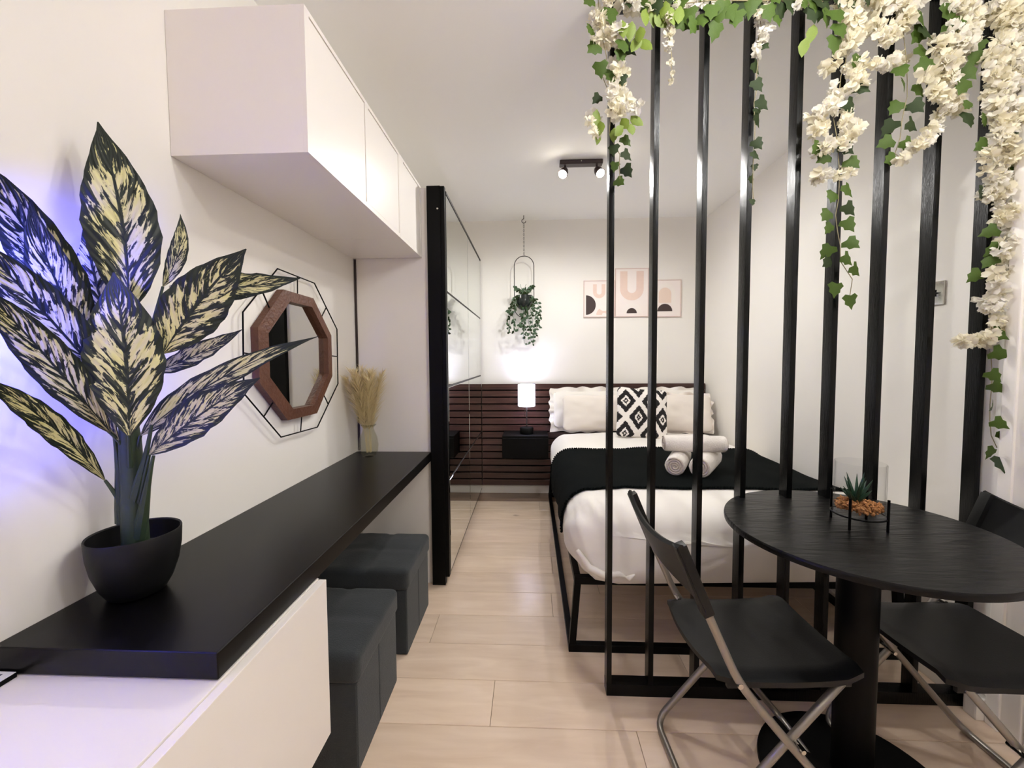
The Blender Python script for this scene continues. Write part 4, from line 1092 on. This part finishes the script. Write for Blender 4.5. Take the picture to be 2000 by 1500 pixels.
# B: top row
g = garland('ivy_garland', 'leafy ivy garland strung along the top of the divider between the first posts', 'garland', (1350, -5))
vine_obj(g, [(1190, -5), (1290, 10), (1390, 0), (1480, 5), (1600, -5), (1700, 0)], GYD - .02, .002)
row_ = [(1235, 50, 0), (1216, 48, 0), (1250, 60, 0), (1243, 78, -1), (1258, 85, 1), (1262, 25, 0), (1278, 20, 0), (1286, 38, 1), (1300, 10, 0), (1312, 22, 0), (1330, 20, 0), (1325, 5, 0)]
ivy(g, row_, GYD - .03, 30, me=me_olive)
ivy(g, [(1335, 45, 1), (1352, 48, -1), (1346, 25, 0), (1375, 35, 0), (1392, 18, 0), (1402, 28, 0), (1402, 54, 0), (1415, 10, 0), (1425, 20, 0), (1440, 30, 0), (1450, 12, 0), (1470, 8, 0), (1500, 18, 0), (1520, 25, 0), (1530, 15, 0), (1545, 5, 0), (1590, 20, 0), (1610, 15, 0), (1620, 30, 0), (1600, 5, 0), (1634, 28, 0), (1640, 55, 0), (1634, 80, 0)], GYD - .03, 28)
ivy(g, [(1575, 82, 0), (1590, 56, 0)], GYD - .02, 28, me=me_olive)
ivy(g, [(x, random.randint(-22, 6), 0) for x in range(1230, 1720, 26)], GYD - .025, 26)
flowers(g, [(1310, 5), (1345, 20), (1370, 0), (1400, 10), (1430, -5)], 14, GYD, 1.1, 20)
flowers(g, [(1555, 5), (1600, 0), (1640, 10)], 14, GYD, 1.1, 20)
# white thin drop
g = garland('wisteria_drop', 'thin white blossom drop between the second and third divider posts', 'garland', (1310, 20))
vine_obj(g, [(1312, 10), (1310, 80), (1312, 158)], GYD)
flowers(g, [(1310, 30), (1308, 70), (1313, 95)], 12, GYD, 1.2, 17); flowers(g, [(1310, 100), (1313, 155)], 4, GYD, .8, 9)
# C
g = garland('ivy_drop', 'thin ivy drop beginning with pale blossoms, hanging beside the fourth divider post', 'garland', (1488, 0))
vine_obj(g, [(1486, -8), (1484, 80), (1476, 150), (1474, 250), (1470, 330), (1471, 400)], GYD)
flowers(g, [(1490, 5), (1488, 60), (1478, 95), (1470, 110)], 15, GYD, 1.0, 18)
ivy(g, [(1492, 92, 1, 20), (1482, 130, 1, 22), (1484, 165, 1, 22), (1490, 202, 1, 24), (1481, 222, 0, 18), (1488, 232, 1, 22), (1483, 282, 1, 20), (1479, 305, 1, 17), (1474, 330, 0, 12), (1476, 352, 1, 16), (1470, 398, 0, 12)], GYD, me=me_ivyd)
# E
g = garland('wisteria_garland', 'thick white wisteria garland over the sixth divider post ending in a long ivy tail', 'garland', (1650, 0))
vine_obj(g, [(1660, -10), (1650, 120), (1630, 230), (1640, 330), (1632, 420), (1640, 510), (1665, 545), (1660, 580)], GYD)
flowers(g, [(1665, -5), (1668, 60), (1662, 90)], 22, GYD, 1.7); flowers(g, [(1640, 125), (1615, 130)], 12, GYD, 1.4)
flowers(g, [(1670, 120), (1672, 165)], 18, GYD, 1.5); flowers(g, [(1640, 175), (1625, 205), (1600, 225), (1605, 255)], 17, GYD, 1.5)
flowers(g, [(1655, 225), (1665, 265), (1640, 285), (1612, 295)], 17, GYD, 1.5); flowers(g, [(1592, 350), (1620, 335), (1650, 342)], 11, GYD, 1.6)
ivy(g, [(1678, 118, 0), (1682, 175, 1), (1663, 205, 1), (1600, 218, -1, 18), (1594, 292, -1), (1610, 311, -1), (1655, 290, 1), (1665, 320, 1), (1660, 370, 1), (1622, 385, -1), (1661, 408, 1), (1613, 422, -1), (1661, 438, 1), (1617, 448, -1, 20), (1662, 478, 1), (1615, 490, -1), (1658, 507, 1), (1615, 516, -1), (1675, 528, 1), (1635, 563, 0), (1662, 586, 0)], GYD - .012, 24)
# F
g = garland('wisteria_garland', 'white wisteria cluster with ivy strand between seventh and eighth divider posts', 'garland', (1730, 0))
vine_obj(g, [(1765, -5), (1764, 60), (1775, 120), (1770, 190), (1758, 240), (1750, 300), (1762, 314)], GYD)
flowers(g, [(1712, -5), (1745, 5), (1780, 0)], 26, GYD, 1.9); flowers(g, [(1720, 65), (1735, 75), (1758, 50), (1775, 25)], 20, GYD, 1.6)
flowers(g, [(1725, 118), (1745, 128), (1762, 115)], 14, GYD, 1.4); flowers(g, [(1700, 30), (1690, 60)], 16, GYD, 1.3)
ivy(g, [(1800, 32, 0, 30), (1797, 65, -1, 30), (1812, 60, 1, 26), (1758, 138, 0, 24), (1760, 172, -1), (1802, 100, 1), (1803, 130, 1), (1800, 172, 1), (1750, 208, -1), (1790, 208, 1), (1738, 245, -1), (1784, 245, 1), (1735, 280, -1), (1776, 282, 1), (1742, 315, -1)], GYD - .01, 25)
# G
g = garland('wisteria_garland', 'white wisteria garland sloping across the ninth to eighth divider posts', 'garland', (1850, 0))
vine_obj(g, [(1870, -5), (1885, 90), (1870, 130), (1840, 200), (1800, 290)], GYD)
flowers(g, [(1860, -5), (1890, 40), (1880, 90), (1850, 80)], 30, GYD - .01, 2.2); flowers(g, [(1840, 110), (1850, 150), (1825, 150)], 22, GYD - .01, 2.0)
flowers(g, [(1835, 180), (1865, 200), (1850, 220)], 22, GYD - .01, 1.8); flowers(g, [(1825, 245), (1800, 270), (1780, 295), (1770, 308)], 12, GYD - .01, 1.6, 22)
ivy(g, [(1858, 15, 0, 30), (1864, 50, 1, 30), (1850, 85, -1, 32), (1912, 108, -1), (1890, 140, 1), (1880, 165, -1), (1887, 208, -1, 18), (1893, 230, 0, 28), (1916, 88, 0, 20)], GYD - .03, 28)
# I
g = garland('wisteria_garland', 'longest and thickest white wisteria garland with ivy tail at the right end of the divider', 'garland', (1965, 0))
vine_obj(g, [(1965, -5), (1975, 150), (1960, 300), (1955, 420), (1940, 560), (1935, 700), (1930, 790), (1935, 850), (1955, 880), (1975, 888)], GYD)
flowers(g, [(1970, -5), (1985, 60), (1965, 100), (1990, 130)], 42, GYD - .02, 2.0); flowers(g, [(1935, 20), (1945, 40)], 15, GYD, 1.2)
flowers(g, [(1950, 110), (1970, 160), (1950, 175), (1975, 220)], 34, GYD - .02, 1.9)
flowers(g, [(1955, 225), (1970, 260), (1945, 290), (1960, 320)], 32, GYD - .02, 1.8)
flowers(g, [(1945, 340), (1960, 365), (1930, 378)], 26, GYD - .02, 1.7)
flowers(g, [(1970, 400), (1975, 440), (1965, 480), (1972, 510)], 24, GYD - .02, 1.7)
flowers(g, [(1960, 530), (1950, 560), (1935, 590), (1950, 600)], 18, GYD - .02, 1.6); flowers(g, [(1875, 672), (1900, 670), (1930, 660), (1945, 640), (1960, 625)], 12, GYD - .02, 1.8, 24)
ivy(g, [(1920, 240, -1), (1922, 285, -1), (1968, 272, 1), (1915, 380, -1), (1990, 305, 1), (1990, 330, 1), (1940, 455, -1), (1945, 490, -1), (1935, 510, -1), (1992, 520, 1, 26), (1908, 540, -1), (1970, 558, 1), (1948, 655, 1, 26), (1948, 695, 1, 26), (1942, 735, 1, 22), (1947, 758, 1, 24), (1948, 800, 1, 22), (1950, 830, 1, 22), (1963, 850, 1, 26), (1935, 886, -1, 22), (1957, 903, 0, 26)], GYD - .03, 24)
